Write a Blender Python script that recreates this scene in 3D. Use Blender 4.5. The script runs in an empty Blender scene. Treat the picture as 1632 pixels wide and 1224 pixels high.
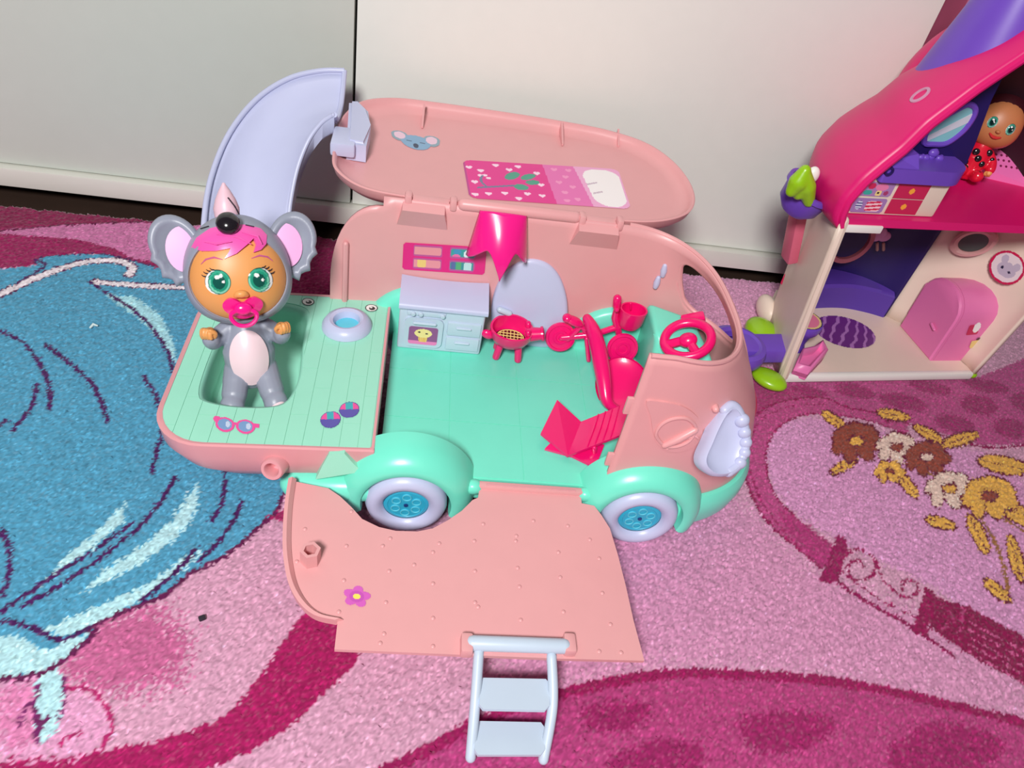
import bpy, bmesh, math, random
import numpy as np
from mathutils import Vector as V, Matrix
R = math.radians
rnd = random.Random(7)
S = 0.007                      # one build unit = 7 mm
sc = bpy.context.scene
col = sc.collection

# ------------------------------------------------------------------ camera
FPX, PITCH, ROLL, YAW, CAMH = 1252.35, .723611, -.212016, .186479, 62.0
def cam_axes():
    fwd = np.array([0, math.cos(PITCH), -math.sin(PITCH)]); right = np.array([1., 0, 0]); down = np.cross(fwd, right)
    c, s = math.cos(ROLL), math.sin(ROLL)
    M = np.array([c*right+s*down, -s*right+c*down, fwd])
    cy, sy = math.cos(YAW), math.sin(YAW)
    return M @ np.array([[cy, -sy, 0], [sy, cy, 0], [0, 0, 1]])
MC = cam_axes()
cam = bpy.data.cameras.new('camera'); cam_o = bpy.data.objects.new('camera', cam); col.objects.link(cam_o)
cam.sensor_width = 36; cam.lens = FPX*36/1632; cam.clip_start = .02; cam.clip_end = 50
mw = Matrix([[MC[0][i], -MC[1][i], -MC[2][i], 0] for i in range(3)] + [[0, 0, 0, 1]])
mw.translation = V((0, 0, CAMH*S)); cam_o.matrix_world = mw
sc.camera = cam_o

# ------------------------------------------------------------------ light
w = bpy.data.worlds.new('world'); sc.world = w; w.use_nodes = True
w.node_tree.nodes['Background'].inputs[0].default_value = (1.0, .965, .94, 1)
w.node_tree.nodes['Background'].inputs[1].default_value = .11
def area(name, loc, target, size, power, colr):
    l = bpy.data.lights.new(name, 'AREA'); l.shape = 'DISK'; l.size = size*S; l.energy = power; l.color = colr
    o = bpy.data.objects.new(name, l); col.objects.link(o); o.location = V(loc)*S
    o.rotation_euler = (V(target)-V(loc)).to_track_quat('-Z', 'Y').to_euler(); return o
area('ceiling_lamp', (-38, -78, 150), (12, 60, 6), 40, 21, (1.0, .985, .97))
sc.view_settings.view_transform = 'Standard'; sc.view_settings.look = 'None'
sc.view_settings.exposure = 0.0; sc.view_settings.gamma = 1; sc.view_settings.use_curve_mapping = False

# ------------------------------------------------------------------ unprojection of measured points (to place real geometry)
CAMP = np.array([0, 0, CAMH])
def ray(px, py): return MC.T @ np.array([px-816, py-612, FPX])
def uz(px, py, z=0):
    d = ray(px, py); return V(CAMP + d*((z-CAMH)/d[2]))
def uy(px, py, y):
    d = ray(px, py); return V(CAMP + d*(y/d[1]))
def upl(px, py, p, n):
    d = ray(px, py); n = np.array(n, float); return V(CAMP + d*(((np.array(p)-CAMP)@n)/(d@n)))

# ------------------------------------------------------------------ materials
def lin(c):
    return tuple(((x/255)/12.92 if x/255 <= .04045 else ((x/255+.055)/1.055)**2.4) for x in c[:3])
def mat(name, rgb, rough=.33, var=.05, bump=.02, scale=900, spec=.5, coat=0, trans=0, metal=0):
    m = bpy.data.materials.new(name); m.use_nodes = True; nt = m.node_tree; N = nt.nodes; L = nt.links
    b = N['Principled BSDF']; c = lin(rgb)
    tc = N.new('ShaderNodeTexCoord')
    n1 = N.new('ShaderNodeTexNoise'); n1.inputs['Scale'].default_value = 60; n1.inputs['Detail'].default_value = 4
    L.new(tc.outputs['Object'], n1.inputs['Vector'])
    mx = N.new('ShaderNodeMix'); mx.data_type = 'RGBA'
    mx.inputs[6].default_value = tuple(min(1, x*(1-var)) for x in c)+(1,); mx.inputs[7].default_value = tuple(min(1, x*(1+var)) for x in c)+(1,)
    L.new(n1.outputs[0], mx.inputs[0]); L.new(mx.outputs[2], b.inputs['Base Color'])
    n2 = N.new('ShaderNodeTexNoise'); n2.inputs['Scale'].default_value = scale; n2.inputs['Detail'].default_value = 2
    L.new(tc.outputs['Object'], n2.inputs['Vector'])
    bp = N.new('ShaderNodeBump'); bp.inputs['Strength'].default_value = bump; bp.inputs['Distance'].default_value = .0006
    L.new(n2.outputs[0], bp.inputs['Height']); L.new(bp.outputs[0], b.inputs['Normal'])
    b.inputs['Roughness'].default_value = rough; b.inputs['Specular IOR Level'].default_value = spec
    b.inputs['Coat Weight'].default_value = coat; b.inputs['Transmission Weight'].default_value = trans; b.inputs['Metallic'].default_value = metal
    return m
def matcol(name, rough=.4, sheen=0, spec=.5):
    m = bpy.data.materials.new(name); m.use_nodes = True; nt = m.node_tree; b = nt.nodes['Principled BSDF']
    a = nt.nodes.new('ShaderNodeVertexColor'); a.layer_name = 'Col'
    nt.links.new(a.outputs[0], b.inputs['Base Color']); b.inputs['Roughness'].default_value = rough
    b.inputs['Sheen Weight'].default_value = sheen; b.inputs['Specular IOR Level'].default_value = spec
    return m
PINK = mat('salmon_plastic', (228, 164, 166), .38, .03)
PINKD = mat('salmon_plastic_hull', (224, 156, 162), .35, .03)
MINT = mat('mint_plastic', (118, 232, 205), .3, .03)
MINTD = mat('pale_mint_plastic', (158, 229, 203), .4, .03)
LILAC = mat('lilac_plastic', (196, 200, 230), .35, .03)
LILACB = mat('pale_blue_plastic', (196, 211, 228), .38, .03)
HOT = mat('hot_pink_plastic', (240, 14, 112), .26, .03, coat=.3)
HOTS = mat('translucent_hot_pink_plastic', (246, 26, 138), .25, .03, coat=.2)
RED = mat('crimson_plastic', (224, 24, 88), .35, .03)
CYAN = mat('turquoise_plastic', (48, 176, 208), .35, .03)
CYANL = mat('light_turquoise_plastic', (96, 205, 226), .35, .03)
DKBLUE = mat('navy_plastic', (24, 62, 122), .4, .03)
GREY = mat('grey_suit_plastic', (148, 153, 170), .38, .03)
SKIN = mat('tan_vinyl', (232, 160, 92), .42, .03)
SKINB = mat('brown_vinyl', (196, 122, 78), .42, .03)
BELLY = mat('pale_pink_plastic', (242, 214, 222), .35, .02)
EARP = mat('ear_pink_plastic', (244, 176, 226), .45, .02)
HAIR = mat('pink_hair_plastic', (240, 92, 178), .28, .03, coat=.2)
BROW = mat('brow_paint', (206, 96, 150), .5, .02)
BLACK = mat('black_plastic', (26, 20, 28), .18, .03, coat=.5)
INK = mat('black_ink', (40, 34, 46), .5, .02)
PACI = mat('pacifier_pink_plastic', (246, 22, 140), .2, .03, coat=.4)
GOLD = mat('pale_gold_wire', (250, 226, 140), .4, .03)
CHAR = mat('charcoal_plastic', (96, 16, 30), .5, .1)
CREAM = mat('cream_plastic', (236, 216, 200), .4, .03)
WHITEP = mat('white_plastic', (240, 238, 232), .35, .02)
MAGENTA = mat('magenta_plastic', (222, 20, 112), .4, .03)
BENCH = mat('shaded_bench_purple', (86, 56, 160), .4, .04)  # darker copy of the purple, with the nook's shade put into the colour
PURPLE = mat('purple_plastic', (112, 74, 190), .36, .04)
PURPLED = mat('shade_deepened_purple', (36, 22, 92), .4, .04)  # purple deepened so the colour carries the overhead shade of the nook
LEAF = mat('lime_green_plastic', (150, 200, 24), .3, .04, coat=.2)
ROSE = mat('rose_plastic', (232, 122, 180), .38, .03)
PADP = mat('pad_pink_plastic', (238, 118, 188), .5, .03)
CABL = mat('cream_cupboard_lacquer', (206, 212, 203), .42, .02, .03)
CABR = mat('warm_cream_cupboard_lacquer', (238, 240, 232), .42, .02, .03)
PLINTH = mat('cream_plinth_lacquer', (222, 221, 212), .3, .02, .02)
CARC = mat('cupboard_carcass_dark', (58, 50, 46), .6, .05)
PRINT = matcol('printed_sticker', .4)
PRINTC = matcol('carpet_pile', .9, .25, .15)
WOODD = mat('dark_rose_board', (150, 70, 96), .5, .1)
LUGG = mat('glass_mirror_sticker', (140, 200, 208), .12, .03)

# ------------------------------------------------------------------ mesh builder
def cat(pts, n=8, closed=False):
    P = [V(p) for p in pts]; out = []; m = len(P)
    for i in range(m if closed else m-1):
        if closed: a, b, c, d = P[i-1], P[i], P[(i+1) % m], P[(i+2) % m]
        else: a, b, c, d = P[max(i-1, 0)], P[i], P[i+1], P[min(i+2, m-1)]
        for k in range(n):
            t = k/n; out.append(.5*((2*b)+(c-a)*t+(2*a-5*b+4*c-d)*t*t+(3*b-a-3*c+d)*t**3))
    if not closed: out.append(P[-1])
    return out
class B:
    def __init__(s): s.bm = bmesh.new()
    def grid(s, f, nu, nv, cu=False, cv=False):
        bm = s.bm; vs = [[bm.verts.new(f(i/(nu if cu else nu-1), j/(nv if cv else nv-1))) for j in range(nv)] for i in range(nu)]
        for i in range(nu if cu else nu-1):
            for j in range(nv if cv else nv-1):
                q = [vs[i][j], vs[(i+1) % nu][j], vs[(i+1) % nu][(j+1) % nv], vs[i][(j+1) % nv]]
                try: bm.faces.new(q)
                except ValueError: pass
        return s
    def loft(s, rings, cap0=True, cap1=True, closed=True):
        bm = s.bm; vs = [[bm.verts.new(V(p)) for p in r] for r in rings]; n = len(vs[0])
        for a, b in zip(vs, vs[1:]):
            for i in range(n if closed else n-1): bm.faces.new([a[i], a[(i+1) % n], b[(i+1) % n], b[i]])
        if cap0: bm.faces.new(vs[0][::-1])
        if cap1: bm.faces.new(vs[-1])
        return s
    def tube(s, pts, r, seg=10, closed=False, flat=1.0):
        P = [V(p) for p in pts]; m = len(P); rings = []; up = None
        for i, p in enumerate(P):
            if closed: t = (P[(i+1) % m]-P[i-1])
            else: t = P[min(i+1, m-1)]-P[max(i-1, 0)]
            t = t.normalized() if t.length > 1e-9 else V((0, 0, 1))
            if up is None: up = t.orthogonal().normalized() if abs(t.z) > .9 else V((0, 0, 1))
            a = (up - t*up.dot(t)); a = a.normalized() if a.length > 1e-6 else t.orthogonal().normalized()
            up = a; b = t.cross(a); rr = r[i] if isinstance(r, (list, tuple)) else r
            rings.append([p + a*(math.cos(k*2*math.pi/seg)*rr*flat) + b*(math.sin(k*2*math.pi/seg)*rr) for k in range(seg)])
        if closed: return s.loft(rings+[rings[0]], False, False)
        return s.loft(rings)
    def rod(s, pts, r, seg=10, n=3):                      # tube with round ends
        P = [V(p) for p in pts]; a = (P[0]-P[1]).normalized(); b = (P[-1]-P[-2]).normalized(); rs = r if isinstance(r, (list, tuple)) else [r]*len(P)
        h = []; hr = []; t = []; tr = []
        for k in range(n, 0, -1):
            th = k/n*math.pi/2*.97; h.append(P[0]+a*rs[0]*math.sin(th)); hr.append(rs[0]*math.cos(th))
        for k in range(1, n+1):
            th = k/n*math.pi/2*.97; t.append(P[-1]+b*rs[-1]*math.sin(th)); tr.append(rs[-1]*math.cos(th))
        return s.tube(h+P+t, hr+list(rs)+tr, seg)
    def lathe(s, prof, seg=32, c=(0, 0, 0), M=None, a0=0, a1=2*math.pi):
        full = abs(a1-a0-2*math.pi) < 1e-6; M = M or Matrix.Identity(3); c = V(c); n = seg if full else seg+1
        def f(i, p):
            t = a0+(a1-a0)*i/seg; return c + M @ V((p[0]*math.cos(t), p[0]*math.sin(t), p[1]))
        bm = s.bm; vs = []
        for p in prof:
            if p[0] < 1e-6: v = bm.verts.new(c + M @ V((0, 0, p[1]))); vs.append([v]*n)
            else: vs.append([bm.verts.new(f(i, p)) for i in range(n)])
        for a, b in zip(vs, vs[1:]):
            for i in range(seg):
                j = (i+1) % n; q = []
                for v in (a[i], a[j], b[j], b[i]):
                    if v not in q: q.append(v)
                if len(q) > 2:
                    try: bm.faces.new(q)
                    except ValueError: pass
        return s
    def box(s, c, size, rot=None, bev=0, seg=2):
        r = bmesh.ops.create_cube(s.bm, size=1); vs = r['verts']
        for v in vs: v.co = V((v.co.x*size[0], v.co.y*size[1], v.co.z*size[2]))
        if bev:
            es = list({e for v in vs for e in v.link_edges}); rr = bmesh.ops.bevel(s.bm, geom=es, offset=bev, segments=seg, affect='EDGES', profile=.6)
            vs = list({v for f in rr['faces'] for v in f.verts} | {v for v in vs if v.is_valid})
        for v in vs:
            co = v.co.copy()
            if rot is not None: co = rot @ co
            v.co = co + V(c)
        return s
    def ell(s, c, r, M=None, u=20, v=14):
        c = V(c); M = M or Matrix.Identity(3)
        prof = [(math.sin(math.pi*k/v), -math.cos(math.pi*k/v)) for k in range(v+1)]; prof[0] = (0, -1); prof[-1] = (0, 1)
        D = M @ Matrix.Diagonal(V(r)); return s.lathe(prof, u, c, D)
    def plate(s, poly, f, t=0.2, res=None, nrm=None, holes=()):
        """2-D outline cut into cells, mapped by f(x,y)->V, given thickness t along -normal (below)."""
        bm = bmesh.new(); vs = [bm.verts.new((p[0], p[1], 0)) for p in poly]; bm.faces.new(vs)
        if res:
            xs = [p[0] for p in poly]; ys = [p[1] for p in poly]
            for ax, lo, hi in ((0, min(xs), max(xs)), (1, min(ys), max(ys))):
                k = max(1, int(math.ceil((hi-lo)/res)))
                for i in range(1, k):
                    n = V((1, 0, 0)) if ax == 0 else V((0, 1, 0)); q = lo+(hi-lo)*i/k
                    bmesh.ops.bisect_plane(bm, geom=bm.verts[:]+bm.edges[:]+bm.faces[:], plane_co=n*q, plane_no=n, dist=1e-5)
        bmesh.ops.recalc_face_normals(bm, faces=bm.faces[:])
        if bm.faces and sum(fc.normal.z*fc.calc_area() for fc in bm.faces) < 0: bmesh.ops.reverse_faces(bm, faces=bm.faces[:])
        flat = {}
        base = {}
        for v in bm.verts: base[v] = v.co.copy()
        N = {}
        e = 1e-3
        for v in bm.verts:
            x, y = base[v].x, base[v].y; p = f(x, y)
            if nrm is not None: n = V(nrm)
            else:
                du = f(x+e, y)-f(x-e, y); dv = f(x, y+e)-f(x, y-e); n = du.cross(dv); n = n.normalized() if n.length > 1e-12 else V((0, 0, 1))
            N[v] = (p, n)
        out = s.bm; top = {}; bot = {}
        for v, (p, n) in N.items():
            top[v] = out.verts.new(p)
            if t: bot[v] = out.verts.new(p-n*t)
        for fc in bm.faces:
            out.faces.new([top[v] for v in fc.verts])
            if t: out.faces.new([bot[v] for v in reversed(fc.verts)])
        if t:
            for ed in bm.edges:
                if len(ed.link_faces) == 1:
                    a, b = ed.link_loops[0].vert, ed.link_loops[0].link_loop_next.vert
                    out.faces.new([top[b], top[a], bot[a], bot[b]])
        bm.free(); return s
    def xf(s, M):
        for v in s.bm.verts: v.co = M @ v.co
        return s
    def paint(s, fn):
        ly = s.bm.verts.layers.float_color.new('Col')
        for v in s.bm.verts: v[ly] = tuple(lin(fn(v.co)))+(1,)
        return s
BASE = {}
def thing(name, label, cat_, base=(0, 0, 0), rot=None, group=None, local=False):
    o = bpy.data.objects.new(name, None); col.objects.link(o); o.location = V(base)*S; o.empty_display_size = .01
    if rot is not None: o.rotation_euler = rot
    o['label'] = label; o['category'] = cat_
    if group: o['group'] = group
    BASE[o] = V((0, 0, 0)) if local else V(base); return o
def obj(name, b, m, parent=None, smooth=True, angle=40, label=None, cat_=None, kind=None, group=None, sol=0, remesh=0, sub=0, base=None, recalc=True, smoothit=6):
    bm = b.bm; B0 = BASE[parent] if parent is not None else V(base or (0, 0, 0))
    if recalc and not sol: bmesh.ops.recalc_face_normals(bm, faces=bm.faces[:])
    for v in bm.verts: v.co = (v.co-B0)*S
    me = bpy.data.meshes.new(name); bm.to_mesh(me); bm.free()
    if smooth:
        me.shade_smooth()
        if not remesh: me.set_sharp_from_angle(angle=R(angle))
    me.materials.append(m); o = bpy.data.objects.new(name, me); col.objects.link(o)
    if parent is not None: o.parent = parent
    else: o.location = B0*S
    BASE[o] = B0
    if label: o['label'] = label
    if cat_: o['category'] = cat_
    if kind: o['kind'] = kind
    if group: o['group'] = group
    if sol:
        md = o.modifiers.new('thickness', 'SOLIDIFY'); md.thickness = abs(sol)*S; md.offset = -1 if sol > 0 else 1; md.use_even_offset = False
    if remesh:
        md = o.modifiers.new('join', 'REMESH'); md.mode = 'VOXEL'; md.voxel_size = remesh*S; md.use_smooth_shade = True
        md = o.modifiers.new('soften', 'SMOOTH'); md.iterations = smoothit; md.factor = .5
    if sub:
        md = o.modifiers.new('round', 'SUBSURF'); md.levels = sub; md.render_levels = sub
    return o
def copy_part(o, loc, parent=None, rotz=None):
    c = o.copy(); col.objects.link(c); c.location = loc
    if parent is not None: c.parent = parent
    if rotz is not None: c.rotation_euler = (0, 0, rotz)
    BASE[c] = BASE[o]; return c
def rrect(x0, y0, x1, y1, r, n=6):
    r = r if isinstance(r, (list, tuple)) else [r]*4; out = []     # corner radii: lower-left, lower-right, upper-right, upper-left
    for (cx, cy, a, q) in ((x0+r[0], y0+r[0], 180, r[0]), (x1-r[1], y0+r[1], 270, r[1]), (x1-r[2], y1-r[2], 0, r[2]), (x0+r[3], y1-r[3], 90, r[3])):
        for k in range(n+1): t = R(a+90*k/n); out.append((cx+q*math.cos(t), cy+q*math.sin(t)))
    return out
def ellp(cx, cy, rx, ry, n=32, rot=0):
    c, s_ = math.cos(rot), math.sin(rot)
    return [(cx+rx*math.cos(2*math.pi*k/n)*c-ry*math.sin(2*math.pi*k/n)*s_, cy+rx*math.cos(2*math.pi*k/n)*s_+ry*math.sin(2*math.pi*k/n)*c) for k in range(n)]
def inpoly(x, y, P):
    r = False; j = len(P)-1
    for i in range(len(P)):
        if (P[i][1] > y) != (P[j][1] > y) and x < (P[j][0]-P[i][0])*(y-P[i][1])/(P[j][1]-P[i][1])+P[i][0]: r = not r
        j = i
    return r
def inell(x, y, cx, cy, rx, ry, rot=0):
    c, s_ = math.cos(rot), math.sin(rot); dx, dy = x-cx, y-cy; return ((dx*c+dy*s_)/rx)**2+((-dx*s_+dy*c)/ry)**2 <= 1
def inrr(x, y, x0, y0, x1, y1, r):
    if not (x0 <= x <= x1 and y0 <= y <= y1): return False
    dx = max(x0+r-x, x-(x1-r), 0); dy = max(y0+r-y, y-(y1-r), 0); return dx*dx+dy*dy <= r*r
def heart(x, y, cx, cy, s_):
    u, v = (x-cx)/s_, (cy-y)/s_+.2          # y downwards in picture
    return (u*u+v*v-.35)**3 - u*u*v**3*1.2 < 0
def decal(name, Q, nu, nv, painter, parent, off=(0, 0, .04), label=None):
    """flat printed sticker on the quad Q (four world corners: TL,TR,BR,BL); painter(u,v)->rgb or None."""
    Q = [V(q) for q in Q]; b = B(); bm = b.bm; ly = bm.verts.layers.float_color.new('Col'); vs = {}
    def P(u, v): return (Q[0]*(1-u)+Q[1]*u)*(1-v)+(Q[3]*(1-u)+Q[2]*u)*v+V(off)
    C = [[painter((i+.5)/nu, (j+.5)/nv) for j in range(nv)] for i in range(nu)]
    def vert(i, j, c):
        k = (i, j, c)
        if k not in vs: vs[k] = bm.verts.new(P(i/nu, j/nv)); vs[k][ly] = tuple(lin(c))+(1,)
        return vs[k]
    for i in range(nu):
        for j in range(nv):
            c = C[i][j]
            if c is not None: bm.faces.new([vert(i, j, c), vert(i, j+1, c), vert(i+1, j+1, c), vert(i+1, j, c)])
    return obj(name, b, PRINT, parent, smooth=False, label=label, recalc=False)

# ================================================================== THE SETTING: floor under the carpet, carpet with its print
fl = B().box((20, 70, -1.6), (420, 300, 1.0)); obj('floor', fl, mat('floor_boards', (58, 42, 34), .6, .15), kind='structure')

wb = B().box((20, 131, 80), (420, 3, 163)); obj('wall_back', wb, mat('mauve_wall_paint', (120, 92, 108), .8, .04), kind='structure')
def carpet():
    xs = np.arange(-92, 116, .185)
    ys = np.arange(2, 99.5, .185)
    nx, ny = len(xs), len(ys); X, Y = np.meshgrid(xs, ys, indexing='ij')
    rg = np.random.default_rng(3)
    jx = X+rg.normal(0, .10, X.shape); jy = Y+rg.normal(0, .10, X.shape)
    C = np.empty(X.shape+(3,)); C[:] = lin((202, 149, 176))
    def g(px): return np.array([[uz(a, b)[0], uz(a, b)[1]] for a, b in px])
    def win(P, pad=1.0):
        i0, i1 = np.searchsorted(xs, [P[:, 0].min()-pad, P[:, 0].max()+pad]); j0, j1 = np.searchsorted(ys, [P[:, 1].min()-pad, P[:, 1].max()+pad])
        return slice(max(i0, 0), i1+1), slice(max(j0, 0), j1+1)
    def sm(px, n=6, closed=False): return [(p.x, p.y) for p in cat([(a, b, 0) for a, b in px], n, closed)]
    def fill(px, c, smooth=False, a=1.0, fuzz=0):
        P = g(sm(px, 6, True) if smooth else px); w = win(P); x = jx[w]; y = jy[w]
        if fuzz: x = x+rg.normal(0, fuzz, x.shape); y = y+rg.normal(0, fuzz, x.shape)
        ins = np.zeros(x.shape, bool); j = len(P)-1
        for i in range(len(P)):
            xi, yi = P[i]; xj, yj = P[j]
            if yi != yj: ins ^= ((yi > y) != (yj > y)) & (x < (xj-xi)*(y-yi)/(yj-yi)+xi)
            j = i
        C[w][ins] = C[w][ins]*(1-a)+np.array(lin(c))*a
    def line(px, wpx, c, smooth=True, taper=False):
        P = g(sm(px) if smooth else px); w = win(P); x = jx[w]; y = jy[w]; D = np.full(x.shape, 9.); n = len(P)-1
        for i in range(n):
            a, b = P[i], P[i+1]; d = b-a; L = (d@d)+1e-9; t = np.clip(((x-a[0])*d[0]+(y-a[1])*d[1])/L, 0, 1)
            k = wpx*.5*.056*(1 if not taper else max(.25, math.sin(math.pi*(i+.5)/n)))
            D = np.minimum(D, np.hypot(x-a[0]-t*d[0], y-a[1]-t*d[1])-k)
        C[w][D < 0] = lin(c)
    DM, MM, LM, OUT = (146, 22, 84), (186, 84, 138), (196, 110, 158), (84, 22, 74)
    BLUE, PALE, WHT, DKP = (76, 149, 182), (176, 218, 226), (228, 214, 222), (70, 22, 84)
    # soft tints of the pink field
    fill([(900, 830), (1180, 800), (1300, 900), (1632, 1060), (1632, 1160), (1300, 1080), (1060, 1066), (930, 1090), (820, 1110), (800, 960)], (204, 132, 176), True, .6, 1.2)
    fill([(1225, 690), (1300, 665), (1450, 700), (1632, 760), (1632, 1010), (1480, 930), (1340, 860), (1240, 790)], (206, 140, 188), True, .8, .3)
    # sweeping dark band, lower left
    fill([(0, 1204), (87, 1206), (160, 1195), (232, 1183), (337, 1153), (373, 1128), (421, 1067), (446, 1027), (486, 974), (520, 930), (640, 900), (600, 1000), (560, 1063), (471, 1150), (399, 1197), (341, 1221), (250, 1245), (0, 1270)], (158, 22, 88))
    # lower right field
    fill([(610, 1240), (680, 1192), (744, 1157), (800, 1130), (896, 1102), (1029, 1073), (1150, 1070), (1300, 1080), (1450, 1105), (1632, 1150), (1700, 1170), (1700, 1260), (610, 1260)], (172, 60, 118))
    line([(590, 1240), (680, 1194), (744, 1160), (800, 1134), (896, 1104), (1029, 1077), (1150, 1073), (1300, 1082), (1450, 1107), (1640, 1153)], 17, DM)
    for q in ([(960, 1224), (1040, 1180), (1120, 1190), (1100, 1230)], [(1180, 1150), (1260, 1130), (1330, 1150), (1290, 1190), (1210, 1195)], [(1420, 1190), (1500, 1150), (1600, 1180), (1560, 1230), (1440, 1235)], [(930, 1130), (990, 1115), (1040, 1130), (1000, 1160), (940, 1160)]):
        fill(q, (150, 32, 94), True, 1, .25)
    # fuzzy blush and scroll motif
    fill([(120, 1000), (180, 975), (230, 962), (285, 995), (302, 1045), (275, 1085), (190, 1104), (120, 1090), (95, 1055)], (184, 82, 134), True, .85, .8)
    fill([(0, 1080), (60, 1072), (120, 1100), (172, 1120), (178, 1170), (140, 1200), (80, 1206), (0, 1204)], (214, 150, 188), True, .9, .3)
    fill([(20, 1090), (60, 1085), (72, 1140), (40, 1190), (0, 1180), (0, 1100)], (206, 110, 160), True, .7, .4)
    line([(103, 1095), (140, 1098), (168, 1125), (178, 1160), (160, 1192)], 6, (176, 40, 106)); line([(96, 1186), (110, 1172), (128, 1168)], 5, (176, 40, 106))
    fill([(62, 1070), (92, 1066), (100, 1090), (98, 1130), (85, 1170), (58, 1180), (52, 1130)], PALE, True, 1, .1)
    for q in ([(60, 1090), (55, 1130), (60, 1180)], [(100, 1080), (102, 1120), (92, 1140)], [(30, 1160), (45, 1120), (62, 1150), (58, 1182)], [(75, 1140), (62, 1165), (56, 1182)]): line(q, 5, (110, 34, 94))
    # top-left stripes
    fill([(-60, 300), (560, 372), (620, 420), (560, 520), (246, 424), (173, 405), (115, 402), (63, 411), (60, 421), (-60, 432)], DM)
    fill([(-60, 300), (560, 366), (560, 400), (300, 356), (127, 355), (-60, 366)], (128, 24, 72))
    fill([(-20, 368), (60, 360), (127, 357), (245, 354), (420, 372), (245, 414), (180, 394), (115, 380), (40, 374)], (196, 112, 160), True)
    line([(-20, 368), (127, 356), (245, 352)], 5, (96, 18, 62))
    fill([(1085, 420), (1300, 470), (1300, 540), (1190, 560), (1085, 520)], (216, 150, 190), True, .6, .5)
    # blue skirt-like field
    blue = [(-80, 430), (0, 428), (60, 421), (56, 414), (70, 408), (115, 404), (173, 405), (215, 416), (246, 424), (380, 470), (470, 640), (470, 740), (455, 780), (440, 812), (420, 832), (380, 868), (350, 890), (300, 915), (265, 945), (210, 968), (160, 990), (150, 1000), (145, 1015), (120, 1035), (90, 1058), (60, 1073), (0, 1083), (-80, 1090)]
    fill(blue, BLUE)
    fill([(-60, 1010), (0, 1012), (36, 1016), (60, 1030), (80, 1037), (105, 1020), (141, 1010), (128, 1030), (105, 1048), (72, 1066), (0, 1080), (-60, 1085)], PALE)
    fill([(66, 1003), (109, 982), (152, 967), (200, 945), (236, 930), (290, 888), (330, 872), (292, 906), (240, 945), (160, 992), (95, 1014)], PALE, False, 1, .1)
    fill([(200, 798), (196, 830), (150, 868), (100, 905), (58, 940), (100, 890), (150, 850), (185, 815)], PALE, False, 1, .1)
    fill([(318, 770), (312, 815), (280, 860), (220, 900), (170, 925), (125, 947), (170, 905), (230, 865), (275, 830), (296, 790)], PALE, False, 1, .15)
    fill([(165, 466), (215, 472), (255, 500), (275, 540), (282, 580), (258, 545), (220, 505), (180, 478)], (160, 210, 222), False, 1, .1)
    for q, wd in (([(0, 468), (58, 441), (127, 418), (184, 414), (210, 424), (206, 436)], 17), ([(148, 448), (200, 452), (250, 455), (320, 458)], 14)):
        line(q, wd+7, OUT); line(q, wd, WHT)
    for q in ([(0, 526), (38, 545), (61, 576), (77, 610), (79, 649)], [(71, 547), (127, 591), (154, 622), (171, 668)], [(58, 610), (50, 645), (19, 685)], [(0, 678), (8, 668)],
              [(227, 597), (246, 626), (257, 664), (255, 699), (242, 752)], [(280, 758), (258, 795), (221, 838), (163, 885), (105, 925), (36, 965)], [(209, 833), (141, 881), (72, 925), (0, 974)],
              [(359, 747), (357, 782), (348, 813), (337, 829)], [(386, 798), (370, 831), (341, 871), (316, 892)], [(314, 872), (283, 907), (250, 936), (225, 954)],
              [(0, 989), (22, 990), (54, 999), (91, 1018), (109, 1016), (145, 999)], [(0, 845), (14, 874), (11, 925), (0, 950)], [(142, 447), (180, 472), (215, 495), (246, 526), (269, 564), (274, 590)], [(56, 414), (72, 420), (60, 430), (30, 448)]):
        line(q, 7.5, DKP)
    line([(470, 740), (455, 780), (440, 812), (420, 832), (380, 868), (350, 890), (300, 915), (265, 945), (210, 968), (160, 990), (150, 1000), (145, 1015), (120, 1035), (90, 1058), (60, 1073), (0, 1083)], 8, (96, 22, 74))
    line([(60, 421), (56, 414), (70, 408), (115, 404), (173, 405), (246, 424)], 4, DKP)
    fill([(432, 826), (462, 800), (480, 812), (478, 842), (440, 826)], (168, 36, 98)); line([(425, 822), (450, 824), (475, 826)], 4, DM)
    # right: cobbled field, oval frame, abstract bouquet
    fill([(1150, 560), (1240, 590), (1560, 600), (1660, 560), (1700, 720), (1632, 707), (1566, 709), (1448, 672), (1354, 649), (1268, 635), (1200, 668), (1180, 760), (1140, 700)], (178, 74, 130))
    fill([(1150, 600), (1220, 610), (1300, 620), (1230, 650), (1195, 690), (1160, 650)], (160, 50, 104), True, .8, .4)
    for (x, y, a, b_) in ((1440, 639, 40, 12), (1562, 645, 32, 15), (1522, 674, 32, 14), (1612, 682, 28, 16), (1362, 622, 34, 11), (1483, 616, 36, 10), (1573, 614, 40, 10), (1640, 640, 30, 16), (1290, 622, 30, 8)):
        fill([(p[0], p[1]) for p in ellp(x, y, a, b_, 14, .2)], (146, 40, 96), False, .85, .15)
    ring_o = [(1205, 800), (1187, 752), (1185, 709), (1197, 670), (1228, 645), (1268, 635), (1315, 633), (1354, 649), (1401, 658), (1448, 672)]
    ring_i = [(1448, 690), (1380, 668), (1307, 658), (1268, 664), (1236, 686), (1223, 713), (1223, 749), (1236, 788), (1264, 819), (1295, 847), (1340, 880), (1310, 905), (1268, 870), (1236, 843), (1205, 800)]
    fill(ring_o+ring_i, (180, 72, 128))
    line([(1310, 905), (1268, 870), (1236, 843), (1205, 802), (1187, 752), (1185, 709), (1197, 670), (1228, 645), (1268, 635), (1315, 633), (1354, 649), (1401, 658), (1470, 682), (1566, 711), (1632, 709)], 6, (140, 20, 80))
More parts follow.
